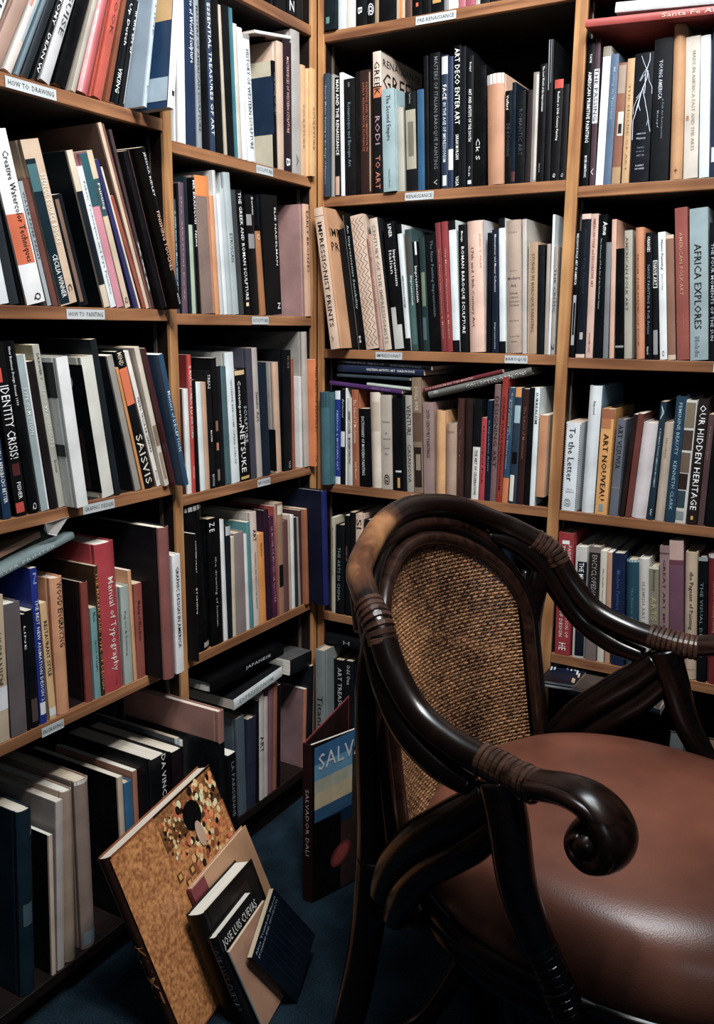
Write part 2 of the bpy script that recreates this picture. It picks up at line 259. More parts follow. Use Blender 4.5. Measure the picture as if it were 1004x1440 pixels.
BOOKS = [
('a1',-0.003,-0.9453,1.6657,0.4469,0.0188,0.217,0.3,'dfe2e4','','white slanting book with dark capitals, leftmost on the how-to drawing shelf',{'t':[('TAKAYVIDO', 0.1, 0.9, 0.5, 0.55, '30363c')]}),
('a1',-0.003,-0.919,1.6672,0.4985,0.02,0.234,0.31,'a4806e','','tan pink slanting book, second from left on the how-to drawing shelf',{}),
('a1',-0.003,-0.891,1.664,0.4854,0.0136,0.221,0.3,'cfc1b8','','pale book with red and blue streaks, third from left on the how-to drawing shelf',{'r':[(0.0, 0.35, 0.0, 0.6, 'b9735c'), (0.6, 1, 0.1, 0.8, '9db3bd')]}),
('a1',-0.003,-0.8711,1.6604,0.4738,0.0062,0.228,0.3,'5f7580','','grey blue slanting book, fourth from left on the how-to drawing shelf',{}),
('a1',-0.003,-0.8587,1.6632,0.4587,0.0126,0.221,0.29,'2a3238','','charcoal book lettered HISTORY, fifth from left on the how-to drawing shelf',{'t':[('HISTORY', 0.05, 0.45, 0.5, 0.5, 'c9b79f')]}),
('a1',-0.003,-0.8381,1.6615,0.4395,0.0091,0.205,0.29,'0b1016','','black book with anatomy lettering, sixth from left on the how-to drawing shelf',{'t':[('STUDENTS ANATOMY   DEAN W', 0.02, 0.95, 0.5, 0.6, 'e4e6e4')]}),
('a1',-0.003,-0.8206,1.6649,0.4171,0.0179,0.203,0.29,'b7b6b8','','silver grey book with dark lettering, seventh from left on the how-to drawing shelf',{'t':[('TERM GUISE', 0.1, 0.7, 0.55, 0.55, '3b3f44')]}),
('a1',-0.003,-0.7927,1.6667,0.3923,0.0238,0.235,0.3,'0a0d12','','wide black book, eighth from left on the how-to drawing shelf',{}),
('a1',-0.003,-0.7578,1.6609,0.3662,0.0091,0.218,0.3,'a39a8b','','thin beige book, ninth from left on the how-to drawing shelf',{}),
('a1',-0.003,-0.7393,1.6652,0.3401,0.0228,0.217,0.3,'b24a4e','','rose red glossy book, tenth from left on the how-to drawing shelf',{'k':1}),
('a1',-0.003,-0.707,1.6633,0.3152,0.0184,0.232,0.29,'b5452f','','brick red book lettered ART, eleventh from left on the how-to drawing shelf',{'t':[('ART  BOOK', 0.1, 0.6, 0.5, 0.4, '6b1f18')]}),
('a1',-0.003,-0.6805,1.6601,0.2926,0.0086,0.209,0.28,'7a3d1c','','thin dark orange book, twelfth from left on the how-to drawing shelf',{}),
('a1',-0.003,-0.6656,1.6616,0.2735,0.0149,0.219,0.28,'0b1016','','black book with white italic lettering, thirteenth from left on the how-to drawing shelf',{'t':[('Looking Up Dutch', 0.1, 0.62, 0.5, 0.5, 'e6ebee'), ('VIKING', 0.77, 0.93, 0.5, 0.6, 'e6ebee')]}),
('a1',-0.003,-0.6473,1.6604,0.2617,0.0109,0.144,0.1922,'0b1016','','black white-edged book, fourteenth from left on the how-to drawing shelf',{'t':[('in the art of', 0.1, 0.5, 0.6, 0.4, 'e6ebee')], 'r':[(0.8, 1, 0.0, 0.97, 'c9cccd')]}),
('a1',0.032,-0.6227,1.6591,0.1963,0.0076,0.241,0.316,'a9bcc8','7f93a3','grey blue cased book jutting out, fifteenth from left on the how-to drawing shelf',{'t':[('NEW LINE', 0.2, 0.6, 0.5, 0.5, '5e7c90'), ('K', 0.88, 0.93, 0.5, 0.5, '5e7c90')]}),
('a1',0.067,-0.595,1.6594,0.1353,0.0132,0.226,0.316,'e9ecec','123c63','white-spined blue book jutting out, rightmost on the how-to drawing shelf',{'t':[('ART', 0.28, 0.42, 0.5, 0.5, 'c47a3c'), ('J', 0.87, 0.93, 0.5, 0.5, '20262c')], 'dcl':[('r', 0.03, 0.45, 0.48, 0.68, 'c19a5c'), ('r', 0.03, 0.4, 0.04, 0.17, '93a9b8')]}),
('l1',-0.003,-0.4909,1.624,0.021,0.0209,0.232,0.304,'e3e7e8','','white book with red speck, leftmost on the upper sculpture shelf',{}),
('l1',-0.003,-0.4659,1.6238,0.009,0.027,0.239,0.304,'16335a','','navy book lettered World Sculpture, second from left on the upper sculpture shelf',{'t':[('Scenario of World Sculpture', 0.03, 0.5, 0.6, 0.55, 'dfe5ea')], 'r':[(0.3, 0.7, 0.06, 0.11, 'd8c9a8')]}),
('l1',-0.003,-0.4349,1.6236,-0.0026,0.0141,0.229,0.305,'858d93','','grey book lettered American Sculpture, third from left on the upper sculpture shelf',{'t':[('MASTERS OF AMERICAN SCULPTURE', 0.15, 0.9, 0.5, 0.5, '3c444b')]}),
('l1',-0.003,-0.417,1.6236,-0.0138,0.0203,0.235,0.304,'0b1016','','wide black book, fourth from left on the upper sculpture shelf',{}),
('l1',-0.003,-0.393,1.6236,-0.0247,0.0148,0.233,0.304,'2c4261','','slate blue book with spiky white lettering, fifth from left on the upper sculpture shelf',{'t':[('ESSENTIAL TREASURES OF ART', 0.1, 0.9, 0.45, 0.6, 'e6ebee')]}),
('l1',-0.003,-0.3743,1.6236,-0.036,0.0226,0.215,0.305,'07090d','','black book, sixth from left on the upper sculpture shelf',{}),
('l1',-0.003,-0.3485,1.6236,-0.0461,0.0083,0.218,0.2811,'b6aa96','','cream page-edged thin book, seventh from left on the upper sculpture shelf',{}),
('l1',-0.003,-0.3382,1.6236,-0.0437,0.0248,0.217,0.2852,'0a1118','','black book with teal edge, eighth from left on the upper sculpture shelf',{'r':[(0.88, 1, 0, 1, '2d7b86')]}),
('l1',-0.003,-0.312,1.6236,-0.0389,0.0069,0.209,0.2857,'2d7482','','thin teal book, ninth from left on the upper sculpture shelf',{}),
('l1',-0.003,-0.3026,1.6236,-0.0472,0.014,0.183,0.2599,'bdbcb0','','stone grey book, tenth from left on the upper sculpture shelf',{}),
('l1',-0.003,-0.2865,1.6236,-0.0536,0.0166,0.202,0.2566,'e4e8e8','','plain white book, eleventh from left on the upper sculpture shelf',{}),
('l1',-0.003,-0.2656,1.6236,-0.0675,0.0235,0.187,0.2504,'dfe6ea','','white book with history of sculpture title, twelfth from left on the upper sculpture shelf',{'t':[('HISTORY OF WESTERN SCULPTURE', 0.12, 0.9, 0.5, 0.5, '44545f')], 'r':[(0, 1, 0, 0.04, '8b8a86')]}),
('l1',-0.003,-0.1699,1.6236,-0.0312,0.0116,0.171,0.2218,'0b0f14','bfb59c','black-spined book with cream cover and navy window, thirteenth from left on the upper sculpture shelf',{'dcl':[('r', 0.0, 0.75, 0.32, 0.86, '1b3553')], 't':[('THE ROLE OF ART', 0.1, 0.5, 0.5, 0.45, '6d767c')]}),
('l1',-0.003,-0.1559,1.6236,-0.008,0.0228,0.21,0.2663,'c9ab92','','blush cream book, fourteenth from left on the upper sculpture shelf',{}),
('l1',-0.003,-0.1316,1.6236,-0.0037,0.0307,0.212,0.2749,'33202e','','dark purple book of wooden sculpture, fifteenth from left on the upper sculpture shelf',{'t':[('MASTERPIECES OF WESTERN SCULPTURE', 0.12, 0.7, 0.45, 0.45, 'd9a4a0'), ('B', 0.9, 0.96, 0.45, 0.5, 'e6ebee')]}),
('l1',-0.003,-0.0971,1.6236,-0.0162,0.0332,0.242,0.3049,'aaa6a2','','tall grey book, sixteenth from left on the upper sculpture shelf',{'t':[('A', 0.86, 0.95, 0.5, 0.3, '5d6468')]}),
('l1',-0.003,-0.0622,1.6236,-0.0012,0.0181,0.178,0.2404,'cfa57a','','cream book lettered SCULPTURE nearer left, seventeenth from left on the upper sculpture shelf',{'t':[('SCULPTURE', 0.35, 0.75, 0.5, 0.4, '8d6a45')]}),
('l1',0.012,-0.0437,1.6236,-0.0006,0.0207,0.184,0.2356,'dba868','','golden cream book lettered SCULPTURE in corner, rightmost on the upper sculpture shelf',{'t':[('SCULPTURE', 0.35, 0.75, 0.5, 0.4, '8d6238')]}),
('l0',-0.003,-0.1623,1.9558,0.0054,0.0404,0.201,0.27,'0b1016','','black book, leftmost on the top left corner shelf',{}),
('l0',-0.003,-0.1186,1.9556,-0.0051,0.0365,0.214,0.27,'0d1015','','black book with white Z mark, second from left on the top left corner shelf',{'t':[('Z', 0.88, 0.97, 0.5, 0.5, 'e6ebee')]}),
('l0',-0.003,-0.0799,1.9556,-0.0124,0.0269,0.197,0.25,'232328','','charcoal book, rightmost on the top left corner shelf',{}),
('a2',-0.003,-0.9314,1.3066,-0.1618,0.0194,0.13,0.0733,'d9dee0','','short white book at far left, leftmost on the how-to painting shelf',{}),
('a2',-0.003,-0.9103,1.3066,-0.1753,0.0177,0.13,0.1414,'2f363c','','dark grey slanting book, second from left on the how-to painting shelf',{}),
('a2',-0.003,-0.8761,1.3066,-0.2149,0.038,0.193,0.2677,'e3e9ec','2f3940','white book on watercolor techniques with orange block, third from left on the how-to painting shelf',{'t':[('Creative Watercolor Techniques', 0.12, 0.75, 0.6, 0.45, '20262b'), ('Q', 0.94, 0.98, 0.6, 0.4, '0b1016')], 'r':[(0.0, 0.92, 0.47, 0.76, 'd5602c')]}),
('a2',-0.003,-0.8347,1.3066,-0.2249,0.0083,0.158,0.1981,'9ca6aa','','grey book lettered water paper paint, fourth from left on the how-to painting shelf',{'t':[('WATER PAPER PAINT', 0.08, 0.62, 0.5, 0.5, '39424a')]}),
('a2',-0.003,-0.8236,1.3066,-0.2356,0.0119,0.15,0.2023,'6b3c33','','short brown book, fifth from left on the how-to painting shelf',{}),
('a2',-0.003,-0.8054,1.3066,-0.2434,0.0371,0.202,0.2647,'c8ab8e','','beige and teal book lettered SOURCE BOOKS, sixth from left on the how-to painting shelf',{'t':[('STENCIL SOURCE BOOKS', 0.2, 0.62, 0.72, 0.3, 'f0e6da'), ('CECILIA WINNER', 0.68, 0.95, 0.3, 0.28, 'e6ebee'), ('C', 0.88, 0.92, 0.75, 0.25, '0b1016')], 'r':[(0.0, 0.52, 0.11, 0.99, '12303c'), (0.02, 0.5, 0.14, 0.3, '3d6a72')]}),
('a2',-0.003,-0.7645,1.3066,-0.2548,0.0217,0.136,0.1863,'141c24','','black book with brown inner stripe, seventh from left on the how-to painting shelf',{'r':[(0.15, 0.5, 0.04, 0.96, '7a5c4b')]}),
('a2',-0.003,-0.7055,1.3066,-0.2649,0.0139,0.199,0.2655,'cdbda2','10232d','cream-topped book with dark cover, eighth from left on the how-to painting shelf',{'r':[(0, 1, 0.25, 0.85, '1b2730')]}),
('a2',-0.003,-0.6897,1.3066,-0.2689,0.0132,0.179,0.2422,'d6dde0','','white book on fabric techniques, ninth from left on the how-to painting shelf',{'t':[('Fabric Techniques and Dye Finishes', 0.1, 0.9, 0.5, 0.5, '6f7a80')]}),
('a2',-0.003,-0.6743,1.3066,-0.2738,0.0173,0.195,0.2657,'cc7f8f','','pink book with teal top, tenth from left on the how-to painting shelf',{'r':[(0, 1, 0, 0.33, '1f5560')]}),
('a2',-0.003,-0.6529,1.3066,-0.2848,0.0131,0.208,0.2742,'cbb596','','cream book lettered Painting, eleventh from left on the how-to painting shelf',{'t':[('Painting', 0.2, 0.36, 0.5, 0.6, 'e6ebee'), ('Q', 0.93, 0.97, 0.4, 0.5, '0b1016')], 'r':[(0, 1, 0.17, 0.4, '2d5058')]}),
('a2',-0.003,-0.6305,1.3066,-0.3148,0.0084,0.2,0.2641,'2c2c70','','narrow purple navy book, twelfth from left on the how-to painting shelf',{}),
('a2',-0.003,-0.6181,1.3066,-0.3264,0.0041,0.201,0.2543,'d2c8b6','','sliver-thin white book, thirteenth from left on the how-to painting shelf',{}),
('a2',-0.003,-0.6077,1.3066,-0.3527,0.0082,0.159,0.2071,'99422f','','narrow rust red book, fourteenth from left on the how-to painting shelf',{}),
('a2',-0.003,-0.5983,1.3066,-0.3164,0.0081,0.25,0.3298,'cdb093','6b4c42','tall beige book with brown painted cover, fifteenth from left on the how-to painting shelf',{}),
('a2',-0.003,-0.5881,1.3066,-0.3199,0.0046,0.25,0.3301,'7a4c42','','tall brown book, sixteenth from left on the how-to painting shelf',{}),
('a2',-0.003,-0.5828,1.3066,-0.2958,0.0074,0.25,0.3206,'4a3638','','dark mottled book, seventeenth from left on the how-to painting shelf',{'t':[('xxx', 0.6, 0.9, 0.5, 0.4, 'd7cfc9')]}),
('a2',0.012,-0.5716,1.3066,-0.3057,0.0149,0.219,0.2859,'101017','','black book with thin pink line, eighteenth from left on the how-to painting shelf',{'r':[(0.86, 0.95, 0.0, 1, '8a5b58')]}),
('a2',0.037,-0.5542,1.3066,-0.3104,0.0144,0.21,0.2929,'07080b','','black book lettered FINISHING TOUCHES, rightmost on the how-to painting shelf',{'t':[('JESSICA RIDLEY', 0.03, 0.29, 0.55, 0.5, 'dcdcda'), ('FINISHING TOUCHES', 0.38, 0.75, 0.55, 0.6, 'd99f83'), ('WATSON', 0.9, 0.97, 0.55, 0.4, 'c9c9c9')]}),
('a3',-0.003,-0.9526,0.9596,-0.0813,0.0159,0.14,0.1787,'163a5c','','navy book at far left, leftmost on the graphic design shelf',{'t':[('ELLEN & BERNBACHS BETTER', 0.3, 0.85, 0.5, 0.5, 'e6ebee')]}),
('a3',-0.003,-0.9266,0.9596,-0.0892,0.0237,0.229,0.288,'0a0b0f','','black book lettered IDENTITY CRISIS, second from left on the graphic design shelf',{'t':[('IDENTITY CRISIS!', 0.24, 0.66, 0.5, 0.75, 'e6ebee'), ('FISHER', 0.8, 0.9, 0.5, 0.35, 'e6ebee')], 'r':[(0.2, 0.8, 0.69, 0.76, '5c2020'), (0.05, 0.7, 0.92, 0.98, 'c23a2e'), (0.0, 0.45, 0.14, 0.22, 'c8402c')]}),
('a3',-0.003,-0.899,0.9596,-0.101,0.0204,0.229,0.2898,'0b0e13','','black book on business design, third from left on the graphic design shelf',{'t':[('New Business Design Annual 1990', 0.03, 0.36, 0.35, 0.3, 'e6ebee'), ('Q', 0.94, 0.98, 0.5, 0.4, 'c9cfd2')]}),
('a3',-0.003,-0.8748,0.9596,-0.1127,0.0169,0.203,0.2682,'93a3a5','','grey glassy book with white edge, fourth from left on the graphic design shelf',{'t':[('TYPE IN MOTION', 0.2, 0.5, 0.35, 0.4, 'd9e2e0')], 'r':[(0.75, 1, 0, 1, 'dfe4e3')]}),
('a3',-0.003,-0.8548,0.9596,-0.123,0.0164,0.198,0.2572,'21171c','','dark brown book, fifth from left on the graphic design shelf',{}),
('a3',-0.003,-0.8364,0.9596,-0.1258,0.0142,0.205,0.2847,'a8a698','968f72','grey beige book lettered WOODCUTS, sixth from left on the graphic design shelf',{'t':[('DRAWER 1', 0.05, 0.2, 0.5, 0.35, '4a4d4b'), ('1000 WOODCUTS', 0.27, 0.62, 0.5, 0.5, 'd6d8d2'), ('Dover', 0.7, 0.78, 0.5, 0.4, '3a3f42')]}),
('a3',0.027,-0.8216,0.9596,-0.1077,0.0252,0.206,0.2633,'e4ecf0','c6ccca','bright white book jutting out, seventh from left on the graphic design shelf',{'dcl':[('r', 0.05, 0.55, 0.74, 0.97, '2a2d30'), ('r', 0.05, 0.5, 0.35, 0.43, '32363a')]}),
('a3',-0.003,-0.7326,0.9596,-0.1385,0.0289,0.198,0.262,'c9c9be','c9c8bb','stone coloured book with clock cover, eighth from left on the graphic design shelf',{'dcl':[('r', 0.0, 0.78, 0.04, 0.95, '0d1218'), ('e', 0.4, 0.83, 0.25, 0.1, 'aab0ac'), ('e', 0.4, 0.83, 0.21, 0.085, '10161c'), ('r', 0.12, 0.7, 0.06, 0.5, '35292c')]}),
('a3',-0.003,-0.7,0.9596,-0.1498,0.0143,0.214,0.2935,'1d262d','','tall black book with rounded corner, ninth from left on the graphic design shelf',{}),
('a3',-0.003,-0.6467,0.9596,-0.2248,0.0145,0.189,0.2669,'8f8a82','262a33','rough grey deckle-edged book, tenth from left on the graphic design shelf',{}),
('a3',-0.003,-0.6286,0.9596,-0.2356,0.0068,0.192,0.2446,'c77f2c','','narrow orange book, eleventh from left on the graphic design shelf',{}),
('a3',-0.003,-0.6182,0.9596,-0.2475,0.0221,0.22,0.2752,'0f151a','','patterned black and white book with orange label, twelfth from left on the graphic design shelf',{'t':[('SAISVIS', 0.6, 0.97, 0.5, 0.8, 'd4cdb8'), ('MIND', 0.01, 0.1, 0.4, 0.6, 'cdbf9f')], 'r':[(0.05, 0.98, 0.12, 0.38, 'd9652f')]}),
('a3',-0.003,-0.5867,0.9596,-0.2731,0.0108,0.197,0.2775,'dcd3c9','6d3a38','white-spined book on Carrara, thirteenth from left on the graphic design shelf',{'t':[('PIETRO TACCA DA CARRARA', 0.33, 0.74, 0.5, 0.5, '22262a'), ('Pieta', 0.88, 0.95, 0.5, 0.4, '555555')]}),
('a3',0.007,-0.575,0.9596,-0.2505,0.0127,0.221,0.2831,'c9bdac','','cream book with brown flourishes, fourteenth from left on the graphic design shelf',{'r':[(0.1, 0.9, 0.55, 0.7, '8a7057'), (0.2, 0.8, 0.75, 0.95, '9a8069')]}),
('a3',0.017,-0.5585,0.9596,-0.2606,0.0052,0.21,0.2828,'581a22','','narrow maroon book, fifteenth from left on the graphic design shelf',{}),
('a3',0.039,-0.5527,0.9596,-0.2354,0.0133,0.192,0.2687,'1f4766','','blue book lettered DECEPTION, rightmost on the graphic design shelf',{'t':[('Masters of DECEPTION', 0.27, 0.73, 0.5, 0.6, 'b9d2e0')]}),
('a4',-0.003,-1.0041,0.5775,0.0301,0.0309,0.188,0.2582,'b49f80','','tan book at far left, leftmost on the shelf below graphic design',{'t':[('HUMANISM', 0.25, 0.6, 0.5, 0.5, '6b5a44')], 'r':[(0, 1, 0.62, 0.78, 'cfd6d6')]}),
('a4',-0.003,-0.9688,0.577,0.0135,0.0326,0.185,0.2381,'5a5152','','grey brown book, second from left on the shelf below graphic design',{}),
('a4',-0.003,-0.9354,0.5767,0.0229,0.0065,0.167,0.2123,'0c0e12','','thin black book, third from left on the shelf below graphic design',{'t':[('LINE', 0.1, 0.3, 0.5, 0.6, 'e6ebee')]}),
('a4',-0.003,-0.9259,0.5768,0.0104,0.0159,0.152,0.2157,'14161c','','black book behind the blue one, fourth from left on the shelf below graphic design',{'r':[(0.1, 0.9, 0.75, 0.95, '4b3a36')]}),
('a4',-0.003,-0.907,0.5766,-0.0015,0.0144,0.219,0.2882,'1b2f86','','bright blue book on animation design, fifth from left on the shelf below graphic design',{'t':[('THE BEST NEW ANIMATION DESIGN 2', 0.2, 0.85, 0.55, 0.5, 'dfe4f2'), ('N', 0.03, 0.1, 0.5, 0.5, '8ea3d8')], 'r':[(0.1, 0.9, 0.86, 0.94, 'e5e8ea')]}),
('a4',-0.003,-0.8854,0.5766,-0.0294,0.0145,0.156,0.2209,'cda36a','','honey cream book lettered RESTAURANT, sixth from left on the shelf below graphic design',{'t':[('RESTAURANT STYLE', 0.15, 0.62, 0.5, 0.55, '2b2219')], 'r':[(0, 1, 0.9, 0.97, 'd8d8d2')]}),
('a4',-0.003,-0.8635,0.5767,0.0028,0.0271,0.199,0.2583,'c58659','','tan book lettered WOOD ENGRAVING, seventh from left on the shelf below graphic design',{'k':1, 't':[('WOOD ENGRAVING', 0.03, 0.5, 0.55, 0.45, '1b1411')]}),
('a4',-0.003,-0.7966,0.5767,0.0075,0.017,0.172,0.2343,'7a2e24','23151a','red brown book with dark cover, eighth from left on the shelf below graphic design',{'k':1}),
('a4',-0.003,-0.7773,0.5766,-0.0036,0.015,0.142,0.1806,'628f90','','short teal grey book, ninth from left on the shelf below graphic design',{'t':[('Photo', 0.05, 0.15, 0.5, 0.5, '33484a'), ('Speed of Light', 0.35, 0.7, 0.5, 0.4, '2f5152')]}),
('a4',-0.003,-0.7598,0.5766,-0.0148,0.0084,0.207,0.259,'46280f','','narrow black book with orange title, tenth from left on the shelf below graphic design',{'t':[('THE MAKERS AND TYPE OF DESIGN', 0.05, 0.95, 0.5, 0.7, 'd98a2a')]}),
('a4',-0.003,-0.7481,0.5766,-0.0262,0.0488,0.223,0.2969,'a62a34','','thick crimson book lettered Manual of Typography, eleventh from left on the shelf below graphic design',{'k':1, 't':[('Manual of Typography', 0.23, 0.87, 0.55, 0.42, 'e9ddd2'), ('TASCHEN', 0.93, 0.965, 0.55, 0.4, '3a1014')]}),
('a4',-0.003,-0.698,0.5766,-0.0096,0.0216,0.161,0.2017,'93a19a','','grey green book on printing history, twelfth from left on the shelf below graphic design',{'t':[('A History of', 0.3, 0.5, 0.6, 0.3, 'c9d0c8'), ('Papers & Printing', 0.25, 0.7, 0.35, 0.3, '5d6a66')]}),
('a4',-0.003,-0.6737,0.5766,-0.0209,0.0089,0.168,0.2302,'c58f60','','narrow tan book, thirteenth from left on the shelf below graphic design',{}),
('a4',-0.003,-0.6632,0.5766,-0.002,0.0221,0.14,0.1983,'8c4236','','red brown book on wood engraving, fourteenth from left on the shelf below graphic design',{'t':[('Making of Woodcuts', 0.18, 0.6, 0.45, 0.4, '3d1712')]}),
('a4',0.052,-0.6386,0.5766,-0.012,0.0294,0.239,0.3142,'7d4843','14131a','large mauve brown book jutting out, fifteenth from left on the shelf below graphic design',{'k':1}),
('a4',0.047,-0.6029,0.5766,-0.0085,0.0232,0.176,0.2506,'dfe6ec','','white book lettered GRAPHIC DESIGN IN AMERICA, rightmost on the shelf below graphic design',{'t':[('GRAPHIC DESIGN IN AMERICA', 0.1, 0.78, 0.5, 0.4, '15181c')]}),
('l4',0.027,-0.5165,0.5706,0.0062,0.0065,0.202,0.2808,'0b1016','','black book lettered ETCHING, leftmost on the shelf below the bronzes',{'t':[('CONTEMPORARY', 0.05, 0.3, 0.5, 0.5, 'e6ebee'), ('ETCHING', 0.42, 0.62, 0.5, 0.7, 'e6ebee')]}),
('l4',0.017,-0.5076,0.5706,-0.002,0.0048,0.181,0.2446,'35545a','','thin dark teal book, second from left on the shelf below the bronzes',{}),
('l4',-0.003,-0.4828,0.5706,-0.058,0.052,0.25,0.3293,'0a0b0f','','thick black book with torn silvery top, third from left on the shelf below the bronzes',{'k':1, 'r':[(0, 1, 0, 0.03, '8f8e8c'), (0.5, 0.9, 0.95, 0.985, '9b9791')]}),
('l4',-0.003,-0.4293,0.5706,-0.0151,0.0406,0.209,0.2927,'080a0e','','black book with white marks, fourth from left on the shelf below the bronzes',{'t':[('Z E', 0.03, 0.1, 0.3, 0.5, 'e6ebee'), ('the drawing of human', 0.3, 0.85, 0.5, 0.22, 'a9a9a9')]}),
('l4',-0.003,-0.3854,0.5706,-0.0252,0.0136,0.2,0.2834,'dde4e8','','narrow white book, fifth from left on the shelf below the bronzes',{}),
('l4',-0.003,-0.371,0.5706,-0.0066,0.0172,0.209,0.2654,'171f2d','','navy book with grey top, sixth from left on the shelf below the bronzes',{'r':[(0, 1, 0, 0.08, '9ea7ac')]}),
('l4',-0.003,-0.3525,0.5706,-0.0105,0.0126,0.173,0.2368,'b8ad8f','','thin cream book, seventh from left on the shelf below the bronzes',{}),
('l4',-0.003,-0.3371,0.5706,-0.0207,0.0345,0.193,0.2425,'7b6d6c','','grey mauve book, eighth from left on the shelf below the bronzes',{}),
('l4',-0.003,-0.2995,0.5706,-0.0318,0.011,0.184,0.2334,'d7dad6','','thin white book, ninth from left on the shelf below the bronzes',{}),
('l4',-0.003,-0.2858,0.5706,-0.0417,0.0132,0.192,0.2606,'3c7c80','','narrow teal book, tenth from left on the shelf below the bronzes',{}),
('l4',-0.003,-0.2709,0.5706,-0.0333,0.0223,0.209,0.2804,'c2afa3','a09890','cream book with grey cover, eleventh from left on the shelf below the bronzes',{'t':[('ART', 0.15, 0.25, 0.5, 0.6, '2b2725'), ('DRAWINGS AND PRINTS OF THE CENTURY', 0.35, 0.85, 0.5, 0.3, '7b6f66')]}),
('l4',-0.003,-0.2461,0.5706,-0.0371,0.0245,0.168,0.2238,'d3821d','','amber yellow book, twelfth from left on the shelf below the bronzes',{'t':[('Abstract', 0.1, 0.25, 0.5, 0.3, '7b4a12')]}),
('l4',-0.003,-0.2164,0.5706,-0.0456,0.0199,0.211,0.2766,'341a30','','dark purple tall book, thirteenth from left on the shelf below the bronzes',{}),
('l4',-0.003,-0.1931,0.5706,-0.0574,0.0185,0.196,0.2578,'4b1f3f','','plum book with mauve title, fourteenth from left on the shelf below the bronzes',{'t':[('LE MUSEE DE MAUBEUGE ILLUSTRE', 0.1, 0.85, 0.5, 0.5, 'a77a94')]}),
('l4',-0.003,-0.1715,0.5706,-0.0678,0.0048,0.213,0.2812,'9c3c34','','sliver-thin red book, fifteenth from left on the shelf below the bronzes',{}),
('l4',-0.003,-0.1658,0.5706,-0.0224,0.0215,0.216,0.2839,'8e694f','b09a86','mottled brown book, sixteenth from left on the shelf below the bronzes',{'r':[(0, 1, 0.02, 0.1, 'c9b9a6'), (0.1, 0.9, 0.55, 0.75, '14181d')]}),
('l4',-0.003,-0.1432,0.5706,-0.0252,0.0206,0.188,0.2363,'5f3b3c','','mauve brown book, seventeenth from left on the shelf below the bronzes',{}),
('l4',-0.003,-0.1202,0.5706,-0.0334,0.0092,0.186,0.248,'ab957f','','beige book, eighteenth from left on the shelf below the bronzes',{}),
('l4',-0.003,-0.1106,0.5706,-0.0247,0.0146,0.182,0.2443,'dde6ea','','clean white book, nineteenth from left on the shelf below the bronzes',{}),
('l4',-0.003,-0.0932,0.5706,-0.0348,0.0119,0.183,0.2367,'22303a','','slate book, twentieth from left on the shelf below the bronzes',{}),
('l4',-0.003,-0.0783,0.5706,-0.046,0.0078,0.17,0.2347,'94806f','','thin taupe book, twenty-first from left on the shelf below the bronzes',{}),
('l4',-0.003,-0.0701,0.5706,-0.027,0.0085,0.183,0.25,'41262a','','thin dark maroon book, twenty-second from left on the shelf below the bronzes',{}),
('l4',0.007,-0.059,0.5706,-0.0355,0.0128,0.202,0.2527,'97552f','','orange brown book, twenty-third from left on the shelf below the bronzes',{}),
('l4',0.057,-0.0429,0.5706,-0.0471,0.0198,0.227,0.3025,'0b1d6d','0a1430','tall royal blue book standing out at the corner, rightmost on the shelf below the bronzes',{'k':1}),
('l2',-0.003,-0.5117,1.2996,-0.0107,0.0084,0.164,0.2167,'27495c','','blue book with small white title, leftmost on the lower sculpture shelf',{'t':[('A Smile from the Maori Giant of Venice', 0.1, 0.9, 0.5, 0.5, 'b9cdd6')]}),
('l2',-0.003,-0.5029,1.2996,0.0013,0.0059,0.174,0.2475,'0d1116','','black book, second from left on the lower sculpture shelf',{}),
('l2',-0.003,-0.4937,1.2996,-0.0101,0.0154,0.186,0.2507,'5d4558','','mauve book, third from left on the lower sculpture shelf',{'t':[('the classical body', 0.1, 0.9, 0.35, 0.2, 'c2a98a')]}),
('l2',-0.003,-0.4754,1.2996,-0.0201,0.0095,0.199,0.2631,'1b2a33','','dark slate book, fourth from left on the lower sculpture shelf',{}),
('l2',-0.003,-0.4635,1.2996,-0.031,0.0153,0.13,0.1734,'a2b29a','','pale green book, fifth from left on the lower sculpture shelf',{'r':[(0.6, 1, 0, 1, '22353a')]}),
('l2',-0.003,-0.4459,1.2996,-0.0419,0.0087,0.202,0.2646,'0c0f13','','black book with white lettering, sixth from left on the lower sculpture shelf',{'t':[('MR BRANCUSI   Name', 0.02, 0.5, 0.5, 0.7, 'e6ebee')]}),
('l2',-0.003,-0.4337,1.2996,-0.0534,0.0433,0.207,0.2709,'80695f','','wide mauve grey book with orange top, seventh from left on the lower sculpture shelf',{'r':[(0, 1, 0.0, 0.145, 'd87a1c'), (0.78, 1, 0.145, 1, 'b5775a')]}),
('l2',-0.003,-0.3898,1.2996,-0.0533,0.0131,0.168,0.2376,'d08a4f','','peach orange book, eighth from left on the lower sculpture shelf',{}),
('l2',-0.003,-0.3737,1.2996,-0.0643,0.0099,0.22,0.288,'c2c0bf','','tall white-framed book, ninth from left on the lower sculpture shelf',{}),
('l2',-0.003,-0.3605,1.2996,-0.0757,0.0126,0.182,0.2443,'ced9de','','white book, tenth from left on the lower sculpture shelf',{}),
('l2',-0.003,-0.3459,1.2996,-0.0823,0.0141,0.196,0.2557,'a9b3b6','','light grey book, eleventh from left on the lower sculpture shelf',{}),
('l2',-0.003,-0.3305,1.2996,-0.0858,0.0207,0.213,0.2901,'a3b0b4','','tall silver grey book, twelfth from left on the lower sculpture shelf',{'t':[('ETRUSCAN', 0.42, 0.62, 0.5, 0.5, '4d5a60')]}),
('l2',-0.003,-0.3063,1.2996,-0.0973,0.0157,0.199,0.2584,'394043','','dark grey book, thirteenth from left on the lower sculpture shelf',{}),
